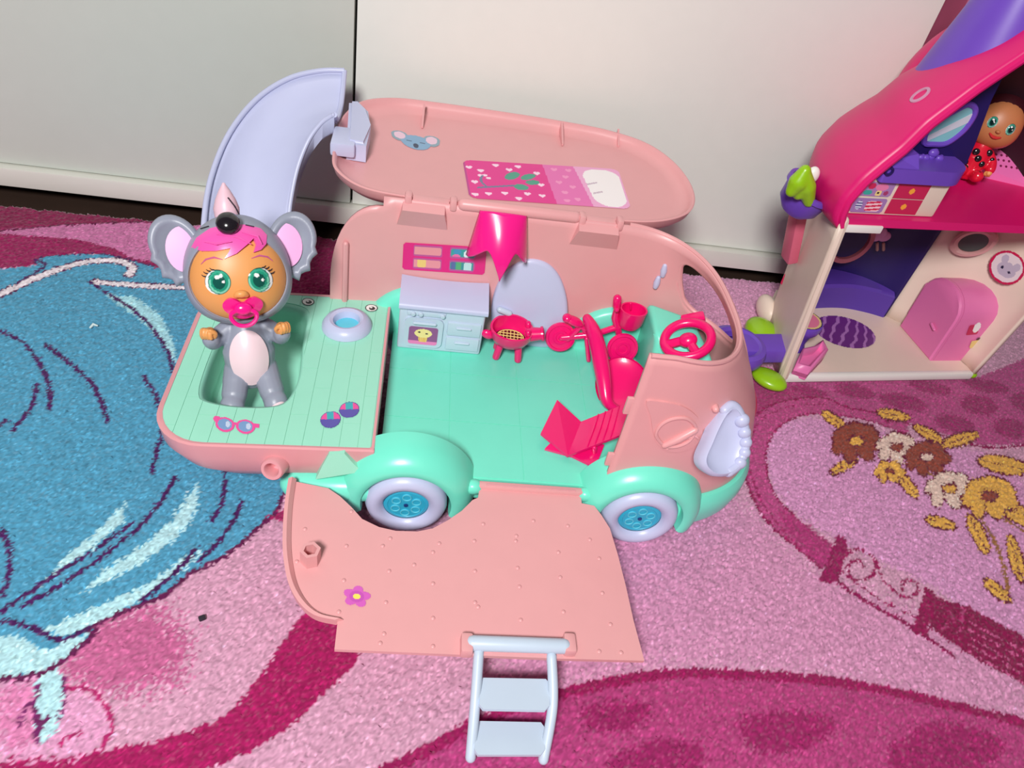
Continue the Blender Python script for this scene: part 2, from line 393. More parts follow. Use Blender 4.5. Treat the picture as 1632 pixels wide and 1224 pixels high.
    line([(1295, 895), (1250, 845), (1215, 800), (1197, 752), (1195, 712), (1206, 678), (1232, 655), (1268, 645), (1315, 643)], 3, (150, 36, 92))
    line([(1448, 692), (1380, 668), (1307, 658), (1268, 664), (1236, 686), (1223, 713), (1223, 749), (1236, 788), (1264, 819), (1295, 847), (1340, 880)], 4, (140, 20, 80))
    fill([(1240, 820), (1264, 822), (1330, 870), (1320, 905), (1290, 885)], (164, 46, 108), True, .8, .2)
    fill([(1405, 650), (1420, 648), (1428, 668), (1412, 676)], (150, 36, 92))
    fill([(1318, 900), (1336, 850), (1350, 858), (1352, 878), (1336, 925), (1318, 930), (1306, 922)], (142, 22, 84))
    line([(1340, 905), (1352, 880), (1378, 876), (1396, 894), (1388, 918), (1362, 922), (1352, 902), (1368, 892), (1378, 904)], 5, DM)
    line([(1396, 892), (1410, 925), (1440, 950), (1460, 945), (1462, 928), (1444, 924), (1438, 940)], 5, DM)
    line([(1330, 922), (1385, 960), (1456, 999), (1520, 1045)], 9, (140, 20, 82)); line([(1345, 912), (1400, 952), (1465, 985)], 4, DM)
    fill([(1476, 935), (1492, 945), (1488, 990), (1478, 1012), (1456, 1010), (1462, 985)], (140, 18, 78))
    fill([(1492, 950), (1545, 966), (1640, 1018), (1640, 1092), (1560, 1052), (1486, 1002)], (132, 16, 72))
    for k in range(5): line([(1545, 990+k*12), (1650, 1046+k*13)], 2.5, (196, 90, 140), False)
    line([(1500, 962), (1520, 985), (1500, 1000)], 3, (178, 60, 116)); line([(1536, 968), (1530, 1020)], 4, (176, 60, 116))
    GLD, CRM, BRN, MAR = (222, 168, 76), (226, 196, 182), (142, 66, 52), (104, 24, 52)
    # a bouquet of round blossoms and leaves: plain stand-in of about the same size and colours
    def blossom(x, y, s_, cp, cc, k=6, ph=0):
        for q in range(k):
            a = ph+q*2*math.pi/k; ex, ey = x+s_*.62*math.cos(a), y+s_*.42*math.sin(a)
            fill(ellp(ex, ey, s_*.46, s_*.30, 14, a*.7), MAR, False, 1, .05)
        for q in range(k):
            a = ph+q*2*math.pi/k; ex, ey = x+s_*.62*math.cos(a), y+s_*.42*math.sin(a)
            fill(ellp(ex, ey, s_*.39, s_*.24, 14, a*.7), cp, False, 1, .06)
        fill(ellp(x, y, s_*.3, s_*.2, 14), MAR, False, 1, .04); fill(ellp(x, y, s_*.24, s_*.15, 14), cc, False, 1, .05)
    def leaf(x, y, a, b_, r_, c=GLD):
        fill(ellp(x, y, a, b_, 16, r_), MAR, False, 1, .05); fill(ellp(x, y, a-3, b_-3, 16, r_), c, False, 1, .08); line([(x-a*.8*math.cos(r_), y-a*.8*math.sin(r_)), (x+a*.8*math.cos(r_), y+a*.8*math.sin(r_))], 2.5, MAR, False)
    for q in ([(1400, 700), (1470, 745), (1540, 790), (1640, 850)], [(1540, 790), (1590, 870), (1612, 960)]): line(q, 8, (150, 100, 60))
    for (x, y, a, b_, r_) in ((1330, 668, 26, 10, .6), (1424, 660, 30, 10, .2), (1345, 742, 28, 10, -.5), (1446, 770, 30, 11, .9), (1530, 700, 34, 12, -.3), (1600, 740, 44, 16, .2), (1560, 850, 38, 13, 1.1), (1620, 890, 42, 13, 1.3), (1590, 940, 30, 11, .7), (1628, 820, 40, 16, .4), (1480, 690, 28, 10, .5), (1500, 832, 28, 11, .3)): leaf(x, y, a, b_, r_)
    blossom(1366, 702, 44, BRN, GLD, 7, .2); blossom(1430, 712, 36, CRM, BRN, 6, .5); blossom(1478, 728, 38, BRN, CRM, 7, .1)
    blossom(1514, 778, 42, CRM, GLD, 6, .3); blossom(1578, 790, 48, GLD, BRN, 7, .4); blossom(1418, 750, 26, GLD, BRN, 6, .1)
    # pile: tufts lighter and darker
    t = rg.normal(1, .15, X.shape); t += .06*(np.sin(X*7+rg.normal(0, 1, X.shape))+np.sin(Y*7+rg.normal(0, 1, X.shape)))*.3
    C *= np.clip(t, .55, 1.6)[..., None]; C = np.clip(C*(1+rg.random(X.shape)[..., None]**10*.6)+rg.random(X.shape)[..., None]**14*.07, 0, 1)
    Z = rg.normal(0, .075, X.shape)-.12; Z[:, :] = np.clip(Z, -.35, .1)
    edge = 96.1+.02*(X+20)+.12*np.sin(X*1.3); over = Y > edge; Z[over] = -1.08
    co = np.stack([X*S, Y*S, Z*S], -1).reshape(-1, 3).astype(np.float32)
    I = np.arange(nx*ny).reshape(nx, ny); F = np.stack([I[:-1, :-1], I[1:, :-1], I[1:, 1:], I[:-1, 1:]], -1).reshape(-1, 4); F = F[~over.ravel()[F].all(1)]
    me = bpy.data.meshes.new('carpet'); me.vertices.add(len(co)); me.vertices.foreach_set('co', co.ravel())
    me.loops.add(F.size); me.loops.foreach_set('vertex_index', F.ravel().astype(np.int32))
    me.polygons.add(len(F)); me.polygons.foreach_set('loop_start', np.arange(0, F.size, 4, dtype=np.int32))
    me.update(calc_edges=True); me.shade_smooth()
    at = me.attributes.new('Col', 'FLOAT_COLOR', 'POINT'); at.data.foreach_set('color', np.concatenate([C.reshape(-1, 3), np.ones((nx*ny, 1))], 1).astype(np.float32).ravel())
    me.materials.append(PRINTC); o = bpy.data.objects.new('carpet', me); col.objects.link(o)
    o['label'] = 'pink plush carpet printed with a blue flowing shape, magenta swirls and a frame'; o['category'] = 'carpet'
carpet()

# ================================================================== cupboard behind
cup = thing('cupboard', 'cream lacquered cupboard with two flat doors and a plinth along the back', 'cupboard', (0, 99, 0))
obj('door', B().box((-84.4, 99.6, 67.4), (150.3, 1.8, 126.1), bev=.15), CABL, cup, label='left flat cream door')
obj('door', B().box((25.9, 99.6, 67.4), (69.7, 1.8, 126.1), bev=.15), CABR, cup, label='right flat cream door')
obj('plinth', B().box((-49.4, 98.9, 2.85), (220.2, 2.6, 2.7), bev=.25), PLINTH, cup)
obj('carcass', B().box((-49.4, 112, 66.4), (220, 22, 129.6)), CARC, cup)
b = B()
obj('skirting_recess', B().box((-49.4, 103, .4), (220, 1, .75)), CARC, cup)
pb = thing('rose_board', 'dark rose board with a pale pink front edge standing right of the cupboard', 'board', (64, 104, 0))
obj('panel', B().box((63.9, 104, 30), (5.2, 1.2, 60), bev=.1), WOODD, pb)
obj('edge_strip', B().box((67.6, 103.4, 30), (2.2, 2.4, 60), bev=.2), mat('pale_pink_board', (226, 140, 180), .5, .05), pb, label='pale pink edge strip')

# ================================================================== THE CAMPER VAN
ZF, YNS, YB, YC, HY, X0 = 6.0, 48.2, 70.8, 59.5, 11.3, 22.0
van = thing('toy_camper', 'salmon pink and mint toy camper van opened out flat on the carpet', 'toy van', (12, 59, 0))
NZ = [(0, 36.4), (6, 37.0), (9.4, 36.4), (12.9, 35.3), (16, 33.7), (19, 31.9), (21.9, 30.0), (24, 28.6)]
def nosex(z):
    for (a, xa), (b_, xb) in zip(NZ, NZ[1:]):
        if z <= b_: t = max(0, (z-a)/(b_-a)); return xa+(xb-xa)*t
    return NZ[-1][1]
NE = 2.6
def nose(th, z, off=0):
    c, s_ = max(0, math.cos(th)), math.sin(th)
    return V((X0+(nosex(z)+off-X0)*c**(2/NE), YC+(HY+off)*math.copysign(abs(s_)**(2/NE), s_), z))
# chassis: slab with skirt and bumper
def plan(off=0, x0=-1.4, n=40, z=6.0, y0=None):
    P = [(x0, YC-HY-off), (x0, YC+HY+off)] if False else []
    for k in range(n+1):
        p = nose(-math.pi/2+math.pi*k/n, z, off); P.append((p.x, p.y))
    return [(x0, YC-HY-off)]+P+[(x0, YC+HY+off)]
def prism(b, poly, z0, z1): return b.loft([[V((x, y, z0)) for x, y in poly], [V((x, y, z1)) for x, y in poly]])
ch = B(); prism(ch, plan(-.4), 3.2, ZF-.06)
obj('chassis', ch, MINT, van, angle=30)
# floor tiles (embossed squares, clipped to the floor outline)
tile_xs = [-1.3, 5.1, 12.3, 19.5, 26.7, 33.9]; tile_ys = [48.2, 56.0, 63.2, 70.4]
fp = plan(-.6)
def clip(poly, x0, y0, x1, y1):
    def cut(P, f, ip):
        out = []
        for i in range(len(P)):
            a, b_ = P[i-1], P[i]
            if f(b_):
                if not f(a): out.append(ip(a, b_))
                out.append(b_)
            elif f(a): out.append(ip(a, b_))
        return out
    def lx(v): return lambda a, b_: (v, a[1]+(b_[1]-a[1])*(v-a[0])/(b_[0]-a[0]))
    def ly(v): return lambda a, b_: (a[0]+(b_[0]-a[0])*(v-a[1])/(b_[1]-a[1]), v)
    for f, ip in ((lambda p: p[0] >= x0, lx(x0)), (lambda p: p[0] <= x1, lx(x1)), (lambda p: p[1] >= y0, ly(y0)), (lambda p: p[1] <= y1, ly(y1))):
        poly = cut(poly, f, ip)
        if len(poly) < 3: return []
    out = []
    for p in poly:
        if not out or math.hypot(p[0]-out[-1][0], p[1]-out[-1][1]) > 1e-4: out.append(p)
    return out
for i in range(5):
    for j in range(3):
        g_ = .03; q = clip(fp, tile_xs[i]+g_, tile_ys[j]+g_, tile_xs[i+1]-g_, tile_ys[j+1]-g_)
        if len(q) > 2: prism_b = prism(B(), q, ZF-.13, ZF); obj('floor_tile', prism_b, MINT, van, smooth=False)
# sills and bumper of the chassis
def sill(pts, r, name='sill', fl=1.0): obj(name, B().rod([V(p) for p in pts], r, 14), MINT, van)
b = B(); b.rod(cat([(-8.9, 48.6, 3.7), (-7, 48.3, 4.0), (-4.5, 48.0, 4.3), (-2, 48.2, 4.4)], 5), 1.45, 16); obj('rear_sill', b, MINT, van)
# rear bracket
b = B(); bq = [uy(503, 764, 47.3), uy(578, 752, 47.3), uy(566, 742, 47.5), uy(549, 723, 47.7), uy(524, 724, 47.7), uy(514, 742, 47.5)]
b.loft([bq, [p+V((0, .9, 0)) for p in bq]])
obj('hinge_bracket', b, MINTD, van, angle=25)
# front bumper: swept around the nose
def bump(off, za, zb, th0, th1, n=26):
    b = B()
    prof = [(off-.7, zb+.35), (off-.15, zb+.2), (off+.25, zb-.5), (off+.3, (za+zb)/2), (off, za+.4), (off-.5, za), (off-1.4, za+.1), (off-1.4, zb)]
    rings = []
    for k in range(n+1):
        th = th0+(th1-th0)*k/n; rings.append([nose(th, min(6, max(1, 5)), o_)+V((0, 0, z-5)) for o_, z in prof])
    return b.loft(rings)
def bumpz(off, f, th0, th1, n=40):
    b = B(); rings = []
    for k in range(n+1):
        th = th0+(th1-th0)*k/n; za, zb = f(th)
        prof = [(off-.8, zb+.3), (off-.1, zb+.15), (off+.35, zb-.5), (off+.4, (za+zb)/2), (off+.1, za+.4), (off-.5, za), (off-1.5, za+.1), (off-1.5, zb)]
        rings.append([nose(th, 5, o_)+V((0, 0, z-5)) for o_, z in prof])
    return b.loft(rings)
obj('bumper', bumpz(.5, lambda th: (1.2, 5.2 if th < .9 else 5.2), -1.32, 1.35), MINT, van)
# fenders: quarter-torus arches
def fender(cx, yo, s_, a0, a1, name='fender'):
    b = B(); rings = []; n = 36
    prof = [(6.5, 2.6), (6.42, 1.2), (6.1, .2), (5.6, -.55), (5.0, -.95), (4.5, -1.05), (4.2, -.9), (4.15, -.4), (4.15, 2.6)]
    for k in range(n+1):
        a = a0+(a1-a0)*k/n
        rings.append([V((cx+r*math.cos(a), yo+s_*y, 3.8+r*math.sin(a)*(.98))) for r, y in prof])
    b.loft(rings); return obj(name, b, MINT, van)
fender(1.4, 47.4, 1, R(-14), R(194)); fender(24.0, 47.6, 1, R(-18), R(190))
# far wheel arches seen inside
for cx in (1.4, 24.0):
    b = B(); rings = []
    for k in range(25):
        a = math.pi*k/24
        rings.append([V((cx+r*math.cos(a), y, 4.6+r*math.sin(a)*1.12)) for r, y in ((6.4, 71.0), (6.4, 70.2), (6.2, 69.7), (5.8, 69.45), (5.0, 69.4), (.2, 69.4), (.2, 71.0))])
    obj('wheel_arch', b.loft(rings), MINT, van)
# wheels
RX = Matrix.Rotation(R(90), 3, 'X')     # lathe axis -> -Y
def wheel(cx, cy, out=-1):
    b = B(); M = RX if out < 0 else Matrix.Rotation(R(-90), 3, 'X')
    prof = [(2.1, .35), (2.25, .7), (2.7, .95), (3.1, .95), (3.55, .65), (3.8, .1), (3.8, -.9), (3.5, -1.3), (2.4, -1.5), (0, -1.5)]
    o = obj('wheel', b.lathe(prof, 48, (cx, cy, 3.8), M), LILAC, van)
    h = obj('hubcap', B().lathe([(2.12, -.5), (2.12, .28), (1.95, .42), (1.72, .46), (1.66, .40), (0, .44)], 40, (cx, cy, 3.8), M), CYAN, o, label='turquoise hubcap with a ring of six circles')
    for k in range(6):
        a = k*math.pi/3+.5; c = V((cx+1.08*math.cos(a), cy, 3.8+1.08*math.sin(a)))
        obj('hub_ring', B().lathe([(.44, .40), (.44, .52), (.36, .52), (.33, .45)], 18, c, M), CYANL, o)
    obj('hub_cap_pin', B().lathe([(.22, .4), (.2, .54), (0, .56)], 14, (cx, cy, 3.8), M), DKBLUE, o)
    return o
wheel(1.4, 47.1); wheel(24.0, 47.3); wheel(1.4, 72.2, 1); wheel(24.0, 72.2, 1)
# body: back wall, rear curve
def ztop_rear(x): return 11.0+9.9*max(0, 1-((-3.3-x)/5.2)**2.2)**(1/2.2)
b = B(); bm = b.bm
def strip(cols):
    vs = [[bm.verts.new(p) for p in c] for c in cols]
    for a, c in zip(vs, vs[1:]):
        for i in range(len(a)-1): bm.faces.new([a[i], a[i+1], c[i+1], c[i]])
def lv(x, y, z0, z1, n=8): return [V((x, y, z0+(z1-z0)*k/n)) for k in range(n+1)]
def col2(pt, z0, zt, extra=1.1):
    zs = [z0+(min(16.4, zt-.5)-z0)*k/10 for k in range(11)]; zu = zt-extra; zs += [zs[10]+(zu-zs[10])*k/6 for k in range(1, 7)]+([zt] if extra else []); return [pt(z) for z in zs]
strip([col2(lambda z, x=-8.5+5.2*(1-math.cos(math.pi/2*k/12)): V((x, YB, z)), 4.6, ztop_rear(-8.5+5.2*(1-math.cos(math.pi/2*k/12))), 0) for k in range(13)])
strip([col2(lambda z, x=-3.3+25.3*k/24: V((x, YB, z)), 4.6, 22.0) for k in range(25)])
def rim(th): return 21.2+.8*(th/(math.pi/2))**2 if th > 0 else 21.2+(-th/(math.pi/2))**1.6*1.9
def hole(th):
    a0, a1 = .18, 1.02
    if not a0 < th < a1: return None
    t = (th-a0)/(a1-a0); k = (1-abs(2*t-1)**3.2)**(1/3.2); zc = 16.2+.5*t; return zc-3.4*k, zc+3.4*k*(.75+.25*t)
def nosecol(th):
    zt = rim(th); h = hole(th); h0, h1 = h if h else (16.4, 16.4)
    return [nose(th, 4.6+(h0-4.6)*k/10) for k in range(11)], [nose(th, h1+(zt-1.1-h1)*k/6) for k in range(7)]+[nose(th, zt)]
cs = [nosecol(math.pi/2-math.pi*k/130) for k in range(131)]
strip([c[0] for c in cs]); strip([c[1] for c in cs])
strip([col2(lambda z, x=22-2.2*k/3: V((x, YNS, z)), 4.6, rim(-math.pi/2)) for k in range(4)])
bmesh.ops.remove_doubles(bm, verts=bm.verts[:], dist=.003)
shell = obj('body_shell', b, PINK, van, sol=.38, angle=35)
# edge beads on the shell's rim
b = B(); b.tube([nose(math.pi/2-math.pi*k/60, rim(math.pi/2-math.pi*k/60)) for k in range(61)]+[V((20.6, YNS, 23.1)), V((19.9, YNS, 23.1))], .22, 8); obj('rim_bead', b, PINK, van)
b = B(); b.tube([nose(0, 4.6+(21.2-4.6)*k/20, .05) for k in range(21)], .22, 8); obj('nose_seam', b, PINK, van)
hp = []
for k in range(41):
    th = .1801+(1.0199-.1801)*k/40; hp.append(nose(th, hole(th)[0], -.1))
for k in range(40, -1, -1):
    th = .1801+(1.0199-.1801)*k/40; hp.append(nose(th, hole(th)[1], -.1))
obj('window_bead', B().tube(hp, .3, 8, True), PINK, van)
# wall rib, tabs and hinge pockets
obj('wall_rib', B().rod([(-6.9, YB-.6, 9), (-6.9, YB-.6, 16.2)], .32, 8), PINK, van)
for x0, x1 in ((-1.4, 2.8), (16.6, 20.8)):
    b = B(); b.loft([[V((x0-.5, YB-.35, 19.0)), V((x1+.5, YB-.35, 19.0)), V((x1, YB-1.3, 21.3)), V((x0, YB-1.3, 21.3))], [V((x0-.5, YB-.2, 19.0)), V((x1+.5, YB-.2, 19.0)), V((x1, YB-.2, 21.9)), V((x0, YB-.2, 21.9))]])
    obj('hinge_pocket', b, PINK, van, angle=20)
b = B(); b.box((19.6, YNS+.2, 17.2), (.7, .35, 1.9), bev=.1); obj('edge_tab', b, PINK, van)
b = B(); b.box((19.6, YNS+.2, 10.3), (.7, .35, 1.6), bev=.1); obj('edge_tab', b, PINK, van)
# closed-eye relief on the near cab side
def side(px, py, off=.1):
    p = uy(px, py, YNS)
    if p.x > X0:
        t = min(1, (p.x-X0)/(nosex(p.z)-X0)); y = YC-HY*max(0, 1-t**NE)**(1/NE)
        p = uy(px, py, y); t = min(1, (p.x-X0)/(nosex(p.z)-X0)); p.y = YC-HY*max(0, 1-t**NE)**(1/NE)
    return p+V((0, -off, 0))
def spl(L, n=7, closed=True): return [(p.x, p.y) for p in cat([(a, c, 0) for a, c in L], n, closed)]
outer = spl([(1030, 638), (1052, 638), (1088, 646), (1112, 664), (1119, 686), (1110, 706), (1088, 717), (1064, 717), (1046, 704), (1040, 684), (1036, 660)])
b = B(); b.plate(outer, lambda x, y: side(x, y, .22), t=-.35, res=9); obj('eye_relief', b, PINK, van)
b = B(); b.tube([side(x, y, .30) for x, y in spl([(1045, 690), (1052, 674), (1070, 664), (1092, 663), (1106, 674), (1106, 686), (1096, 700), (1076, 708), (1058, 706)])], .17, 8, True); obj('eye_ring', b, PINK, van)
obj('eye_lid', B().rod([side(x, y, .36) for x, y in ((1058, 705), (1080, 695), (1106, 681))], [.3, .42, .34], 10), PINK, van)
obj('eye_crease', B().tube([side(x, y, .27) for x, y in spl([(1062, 712), (1080, 701), (1104, 692), (1112, 696)], 5, False)], .13, 8), PINK, van)
# lilac ear beside the nose
EP, EN = (29.0, 48.2, 14.5), (.25, -.8, .55)
def ear(px, py, off=0):
    p = upl(px, py, EP, EN); n = V(EN).normalized(); return p+n*off
eo = spl([(1158, 641), (1170, 646), (1181, 668), (1187, 692), (1184, 718), (1174, 740), (1156, 755), (1132, 757), (1115, 745), (1112, 728), (1122, 704), (1134, 676), (1146, 654)], 5)
ec = (1146, 706)
rings = []
for sx, of in ((1, -.6), (1.02, .1), (.97, .75), (.87, .95), (.78, .65), (.6, .25), (.3, .1)):
    rings.append([ear(ec[0]+(x-ec[0])*sx, ec[1]+(y-ec[1])*sx, of) for x, y in eo])
eo_ = obj('ear', B().loft(rings), LILAC, van, angle=60, label='lilac scalloped ear on the cab side')
for (x, y, r) in ((1176, 668, .72), (1180, 687, .62), (1182, 703, .6), (1180, 719, .58), (1173, 735, .62)):
    obj('ear_bead', B().ell(ear(x, y, .55), (r, r*.9, r)), LILAC, eo_)
obj('ear_rim', B().rod([ear(x, y, .45) for x, y in spl([(1150, 652), (1160, 645), (1170, 652), (1179, 674), (1183, 695), (1180, 718), (1171, 738), (1156, 750)], 5, False)], .5, 10), LILAC, eo_)
obj('ear_pin', B().rod([side(1140, 650, -.2), side(1140, 650, .25)], .35, 10), PINK, van)
obj('nose_knob', B().ell((36.0, 60.2, 7.6), (2.0, 3.2, 3.2)), RED, van, label='crimson oval nose on the van front')
# hinge on the near floor edge and the lowered side panel
PZ0, PY0 = 5.7, 48.0
def panel_p(px, py, off=0): return upl(px, py, (0, PY0, PZ0), (0, -.075, 1))+V((0, 0, off))
po = [(464, 766), (493, 772), (523, 778), (542, 791), (560, 808), (577, 827), (604, 840), (631, 846), (665, 847), (690, 842), (714, 829), (736, 814), (753, 797), (762, 793), (764, 779), (926, 790), (927, 802), (947, 806), (958, 820), (972, 842), (985, 885), (997, 932), (1010, 990), (1027, 1053), (900, 1050), (745, 1044), (533, 1035), (538, 991), (505, 983), (481, 963), (464, 932), (456, 890), (455, 850), (458, 805)]
pw = [panel_p(*p) for p in po]
b = B(); b.plate([(p.x, p.y) for p in pw], lambda x, y: V((x, y, PZ0+.075*(y-PY0))), t=.4, res=3)
panel = obj('side_panel', b, PINK, van, angle=30, label='side wall folded down flat as a play deck')
b = B(); lp = [panel_p(*p) for p in ((464, 766), (458, 805), (455, 850), (456, 890), (464, 932), (481, 963), (505, 983), (538, 991))]
lp = cat(lp, 6); b.loft([[p+V((-.1, -.05, -.4)), p+V((-.2, -.1, .45)), p+V((.1, .05, .5)), p+V((.45, .15, .1))] for p in lp]); obj('panel_lip', b, PINK, panel)
obj('hinge_bar', B().box((12.95, 47.95, 5.75), (10.2, .7, .75), bev=.2), PINK, panel)
obj('hinge_slot', B().box((12.95, 47.85, 6.1), (8.6, .22, .16), bev=.05), PINKD, panel)
for x in (7.5, 18.35): obj('hinge_knuckle', B().rod([(x-.15, 48, 5.5), (x+.15, 48, 5.5)], .75, 14), MINT, van)
# hexagonal peg
c = panel_p(495, 893); b = B(); b.lathe([(.85, -.2), (.85, 1.5), (.55, 1.5), (.5, .3), (0, .3)], 6, c, Matrix.Rotation(.3, 3, 'Z')); obj('hexagon_peg', b, PINK, panel, smooth=False)
# raised drops
drop_pos = [(560, 815), (486, 843), (552, 870), (622, 858), (700, 866), (756, 862), (822, 862), (690, 822+58), (757, 910), (825, 905), (890, 880), (940, 860), (620, 910), (690, 930), (762, 967), (828, 935), (893, 920), (955, 890), (548, 925), (615, 960), (690, 985), (757, 912+48), (830, 988), (898, 975), (960, 945), (612, 1010), (540, 975), (690, 1030), (606, 1025), (823, 810+44), (770, 835), (850, 830), (905, 838), (955, 1038), (990, 1040), (973, 995), (902, 1012), (473, 895), (610, 870), (660, 900)]
d0 = None
for (x, y) in drop_pos:
    p = panel_p(x, y)
    if d0 is None:
        b = B(); b.lathe([(.2, 0), (.18, .04), (.1, .09), (0, .11)], 10, BASE[panel]); d0 = obj('raised_drop', b, PINK, panel); d0.location = (p-BASE[panel])*S
    else: copy_part(d0, (p-BASE[panel])*S)
# flower sticker
def flowerp(u, v):
    x, y = (u-.5)*2, (v-.5)*2; r = math.hypot(x, y); a = math.atan2(y, x)
    if r < .24: return (250, 226, 100)
    if r < .62+.34*abs(math.cos(2.5*a+.3)): return (214, 96, 190) if r > .5 else (198, 84, 180)
decal('flower_sticker', [panel_p(545, 932), panel_p(591, 934), panel_p(593, 970), panel_p(545, 969)], 40, 36, flowerp, panel, (0, 0, .05), 'purple pink flower sticker')
# ladder
lad = obj('ladder', B().rod([panel_p(752, 1029, .4), panel_p(897, 1034, .4)], .62, 18), LILACB, van, label='pale blue ladder with two steps')
tl, tr = panel_p(763, 1040), panel_p(879, 1046)
bl, br = uz(750, 1207, .35), uz(866, 1210, .35)
def bow(a, c, k): m = (a+c)/2+V((k, 0, .35)); return cat([a, m, c], 8)
obj('ladder_rail', B().rod(bow(tl, bl, 0), .42, 12), LILACB, lad); obj('ladder_rail', B().rod(bow(tr, br, .35), .42, 12), LILACB, lad)
for q, z in (([(770, 1080), (870, 1082), (877, 1091), (876, 1124), (869, 1132), (770, 1130), (764, 1122), (766, 1089)], 3.3), ([(764, 1149), (862, 1151), (868, 1159), (869, 1194), (862, 1203), (762, 1203), (756, 1194), (757, 1158)], 1.35)):
    P = [uz(x, y, z) for x, y in q]; obj('ladder_step', B().plate([(p.x, p.y) for p in P], lambda x, y, z=z: V((x, y, z)), t=.35), LILACB, lad, angle=30)
for x in (743, 906): obj('ladder_clip', B().box(panel_p(x, 1031, .25), (1.0, 1.7, 1.15), bev=.25), PINK, panel)

# pool deck (the tail, folded down)
def dk(x): return 9.25+.06*(x+2)
def deck_p(px, py): return upl(px, py, (-2, 0, 9.25), (-.06, 0, 1))
do = rrect(-21.4, 48.3, -1.95, 70.9, [4.6, .25, .25, 4.6], 8)
hull = B(); cx0, cy0 = -11.6, 59.6
def ring(poly, off, dz, sh=0):
    out = []
    for x, y in poly:
        hx, hy = 9.75, 11.3; x2 = cx0+(x-cx0)*(hx+off)/hx; y2 = cy0+(y-cy0)*(hy+off)/hy
        x2 += sh*(1-max(0, min(1, (x-cx0+9.75)/19.5)))
        if x > -2.4: x2 = min(x2, -1.85)
        out.append(V((x2, y2, dk(x2)+dz)))
    return out
hull.loft([ring(do, -.2, .0), ring(do, .05, .06), ring(do, .25, -.05), ring(do, .3, -1.6, .3), ring(do, .1, -3.2, 1.4), ring(do, -.7, -4.6, 3.0), ring(do, -2.4, -6.0, 4.2), ring(do, -4.5, -7.0, 5)], cap0=False)
deck = obj('pool_deck', hull, PINKD, van, angle=35, label='salmon tail tub folded down with a mint pool deck')
pool = spl([(-17.6, 54.0), (-14.5, 53.4), (-11.2, 53.8), (-10.2, 55.4), (-9.9, 58), (-10.1, 61), (-10.35, 64), (-10.6, 67.6), (-12.6, 68.8), (-16, 68.8), (-18.0, 67.4), (-18.5, 63), (-18.6, 58), (-18.4, 55.2)], 6)
# deck top with the pool opening: outline split into two halves around the pool
def ray_in(poly, cx, cy, a):
    best = None; dx, dy = math.cos(a), math.sin(a)
    for i in range(len(poly)):
        x1, y1 = poly[i-1]; x2, y2 = poly[i]; ex, ey = x2-x1, y2-y1; den = dx*ey-dy*ex
        if abs(den) < 1e-9: continue
        t = ((x1-cx)*ey-(y1-cy)*ex)/den; u_ = ((x1-cx)*dy-(y1-cy)*dx)/den
        if t > 0 and -1e-6 <= u_ <= 1+1e-6 and (best is None or t < best): best = t
    return (cx+dx*best, cy+dy*best)
pcx, pcy = -14.2, 61.0
do_in = [(cx0+(x-cx0)*.985, cy0+(y-cy0)*.985) for x, y in do]
A = sorted(set([math.atan2(y-pcy, x-pcx) for x, y in do_in]+[k*math.pi/48-math.pi for k in range(96)]))
b = B(); bm = b.bm
outr = [ray_in(do_in, pcx, pcy, a) for a in A]; innr = [ray_in(pool, pcx, pcy, a) for a in A]
def zz(p, dz=0): return V((p[0], p[1], dk(p[0])+dz))
def sc_in(p, k): return (pcx+(p[0]-pcx)*k, pcy+(p[1]-pcy)*k)
b.loft([[zz(p, -.09) for p in outr], [zz(sc_in(p, 1.06), -.09) for p in innr], [zz(sc_in(p, 1.0), -.3) for p in innr], [zz(sc_in(p, .975), -.9) for p in innr], [zz(sc_in(p, .95), -3.3) for p in innr], [zz(sc_in(p, .86), -3.75) for p in innr]], cap0=False)
obj('deck_liner', b, MINTD, deck, angle=50)
# planks
pk_x = [-21.2+1.62*k for k in range(13)]; pk_x[-1] = -2.2
def bis(poly, holes, x0, x1, y0, y1):
    bm = bmesh.new(); o_ = [bm.verts.new((p[0], p[1], 0)) for p in poly[0]]; i_ = [bm.verts.new((p[0], p[1], 0)) for p in poly[1]]
    n = len(o_)
    for k in range(n): bm.faces.new([o_[k], o_[(k+1) % n], i_[(k+1) % n], i_[k]])
    for co, no in (((x0, 0, 0), (-1, 0, 0)), ((x1, 0, 0), (1, 0, 0)), ((0, y0, 0), (0, -1, 0)), ((0, y1, 0), (0, 1, 0))):
        bmesh.ops.bisect_plane(bm, geom=bm.verts[:]+bm.edges[:]+bm.faces[:], plane_co=co, plane_no=no, clear_outer=True, dist=1e-5)
    return bm
inn2 = [sc_in(p, 1.055) for p in innr]
for k in range(12):
    x0, x1 = pk_x[k]+.018, pk_x[k+1]-.018
    cuts = [47, 50.5+(k*3.7) % 6, 57+(k*3.7) % 6, 63+(k*4.3) % 6, 72]
    for y0, y1 in zip(cuts, cuts[1:]):
        bm2 = bis((outr, inn2), None, x0, x1, y0+.018, y1-.018)
        if len(bm2.faces):
            bb = B(); mp = {v: (bb.bm.verts.new(zz(v.co, -.02)), bb.bm.verts.new(zz(v.co, -.16))) for v in bm2.verts}
            for f in bm2.faces:
                bb.bm.faces.new([mp[v][0] for v in f.verts]); bb.bm.faces.new([mp[v][1] for v in reversed(f.verts)])
            for e in bm2.edges:
                if len(e.link_faces) == 1: a_, c_ = e.verts; bb.bm.faces.new([mp[a_][0], mp[c_][0], mp[c_][1], mp[a_][1]])
            obj('plank', bb, MINTD, deck, smooth=False)
        bm2.free()
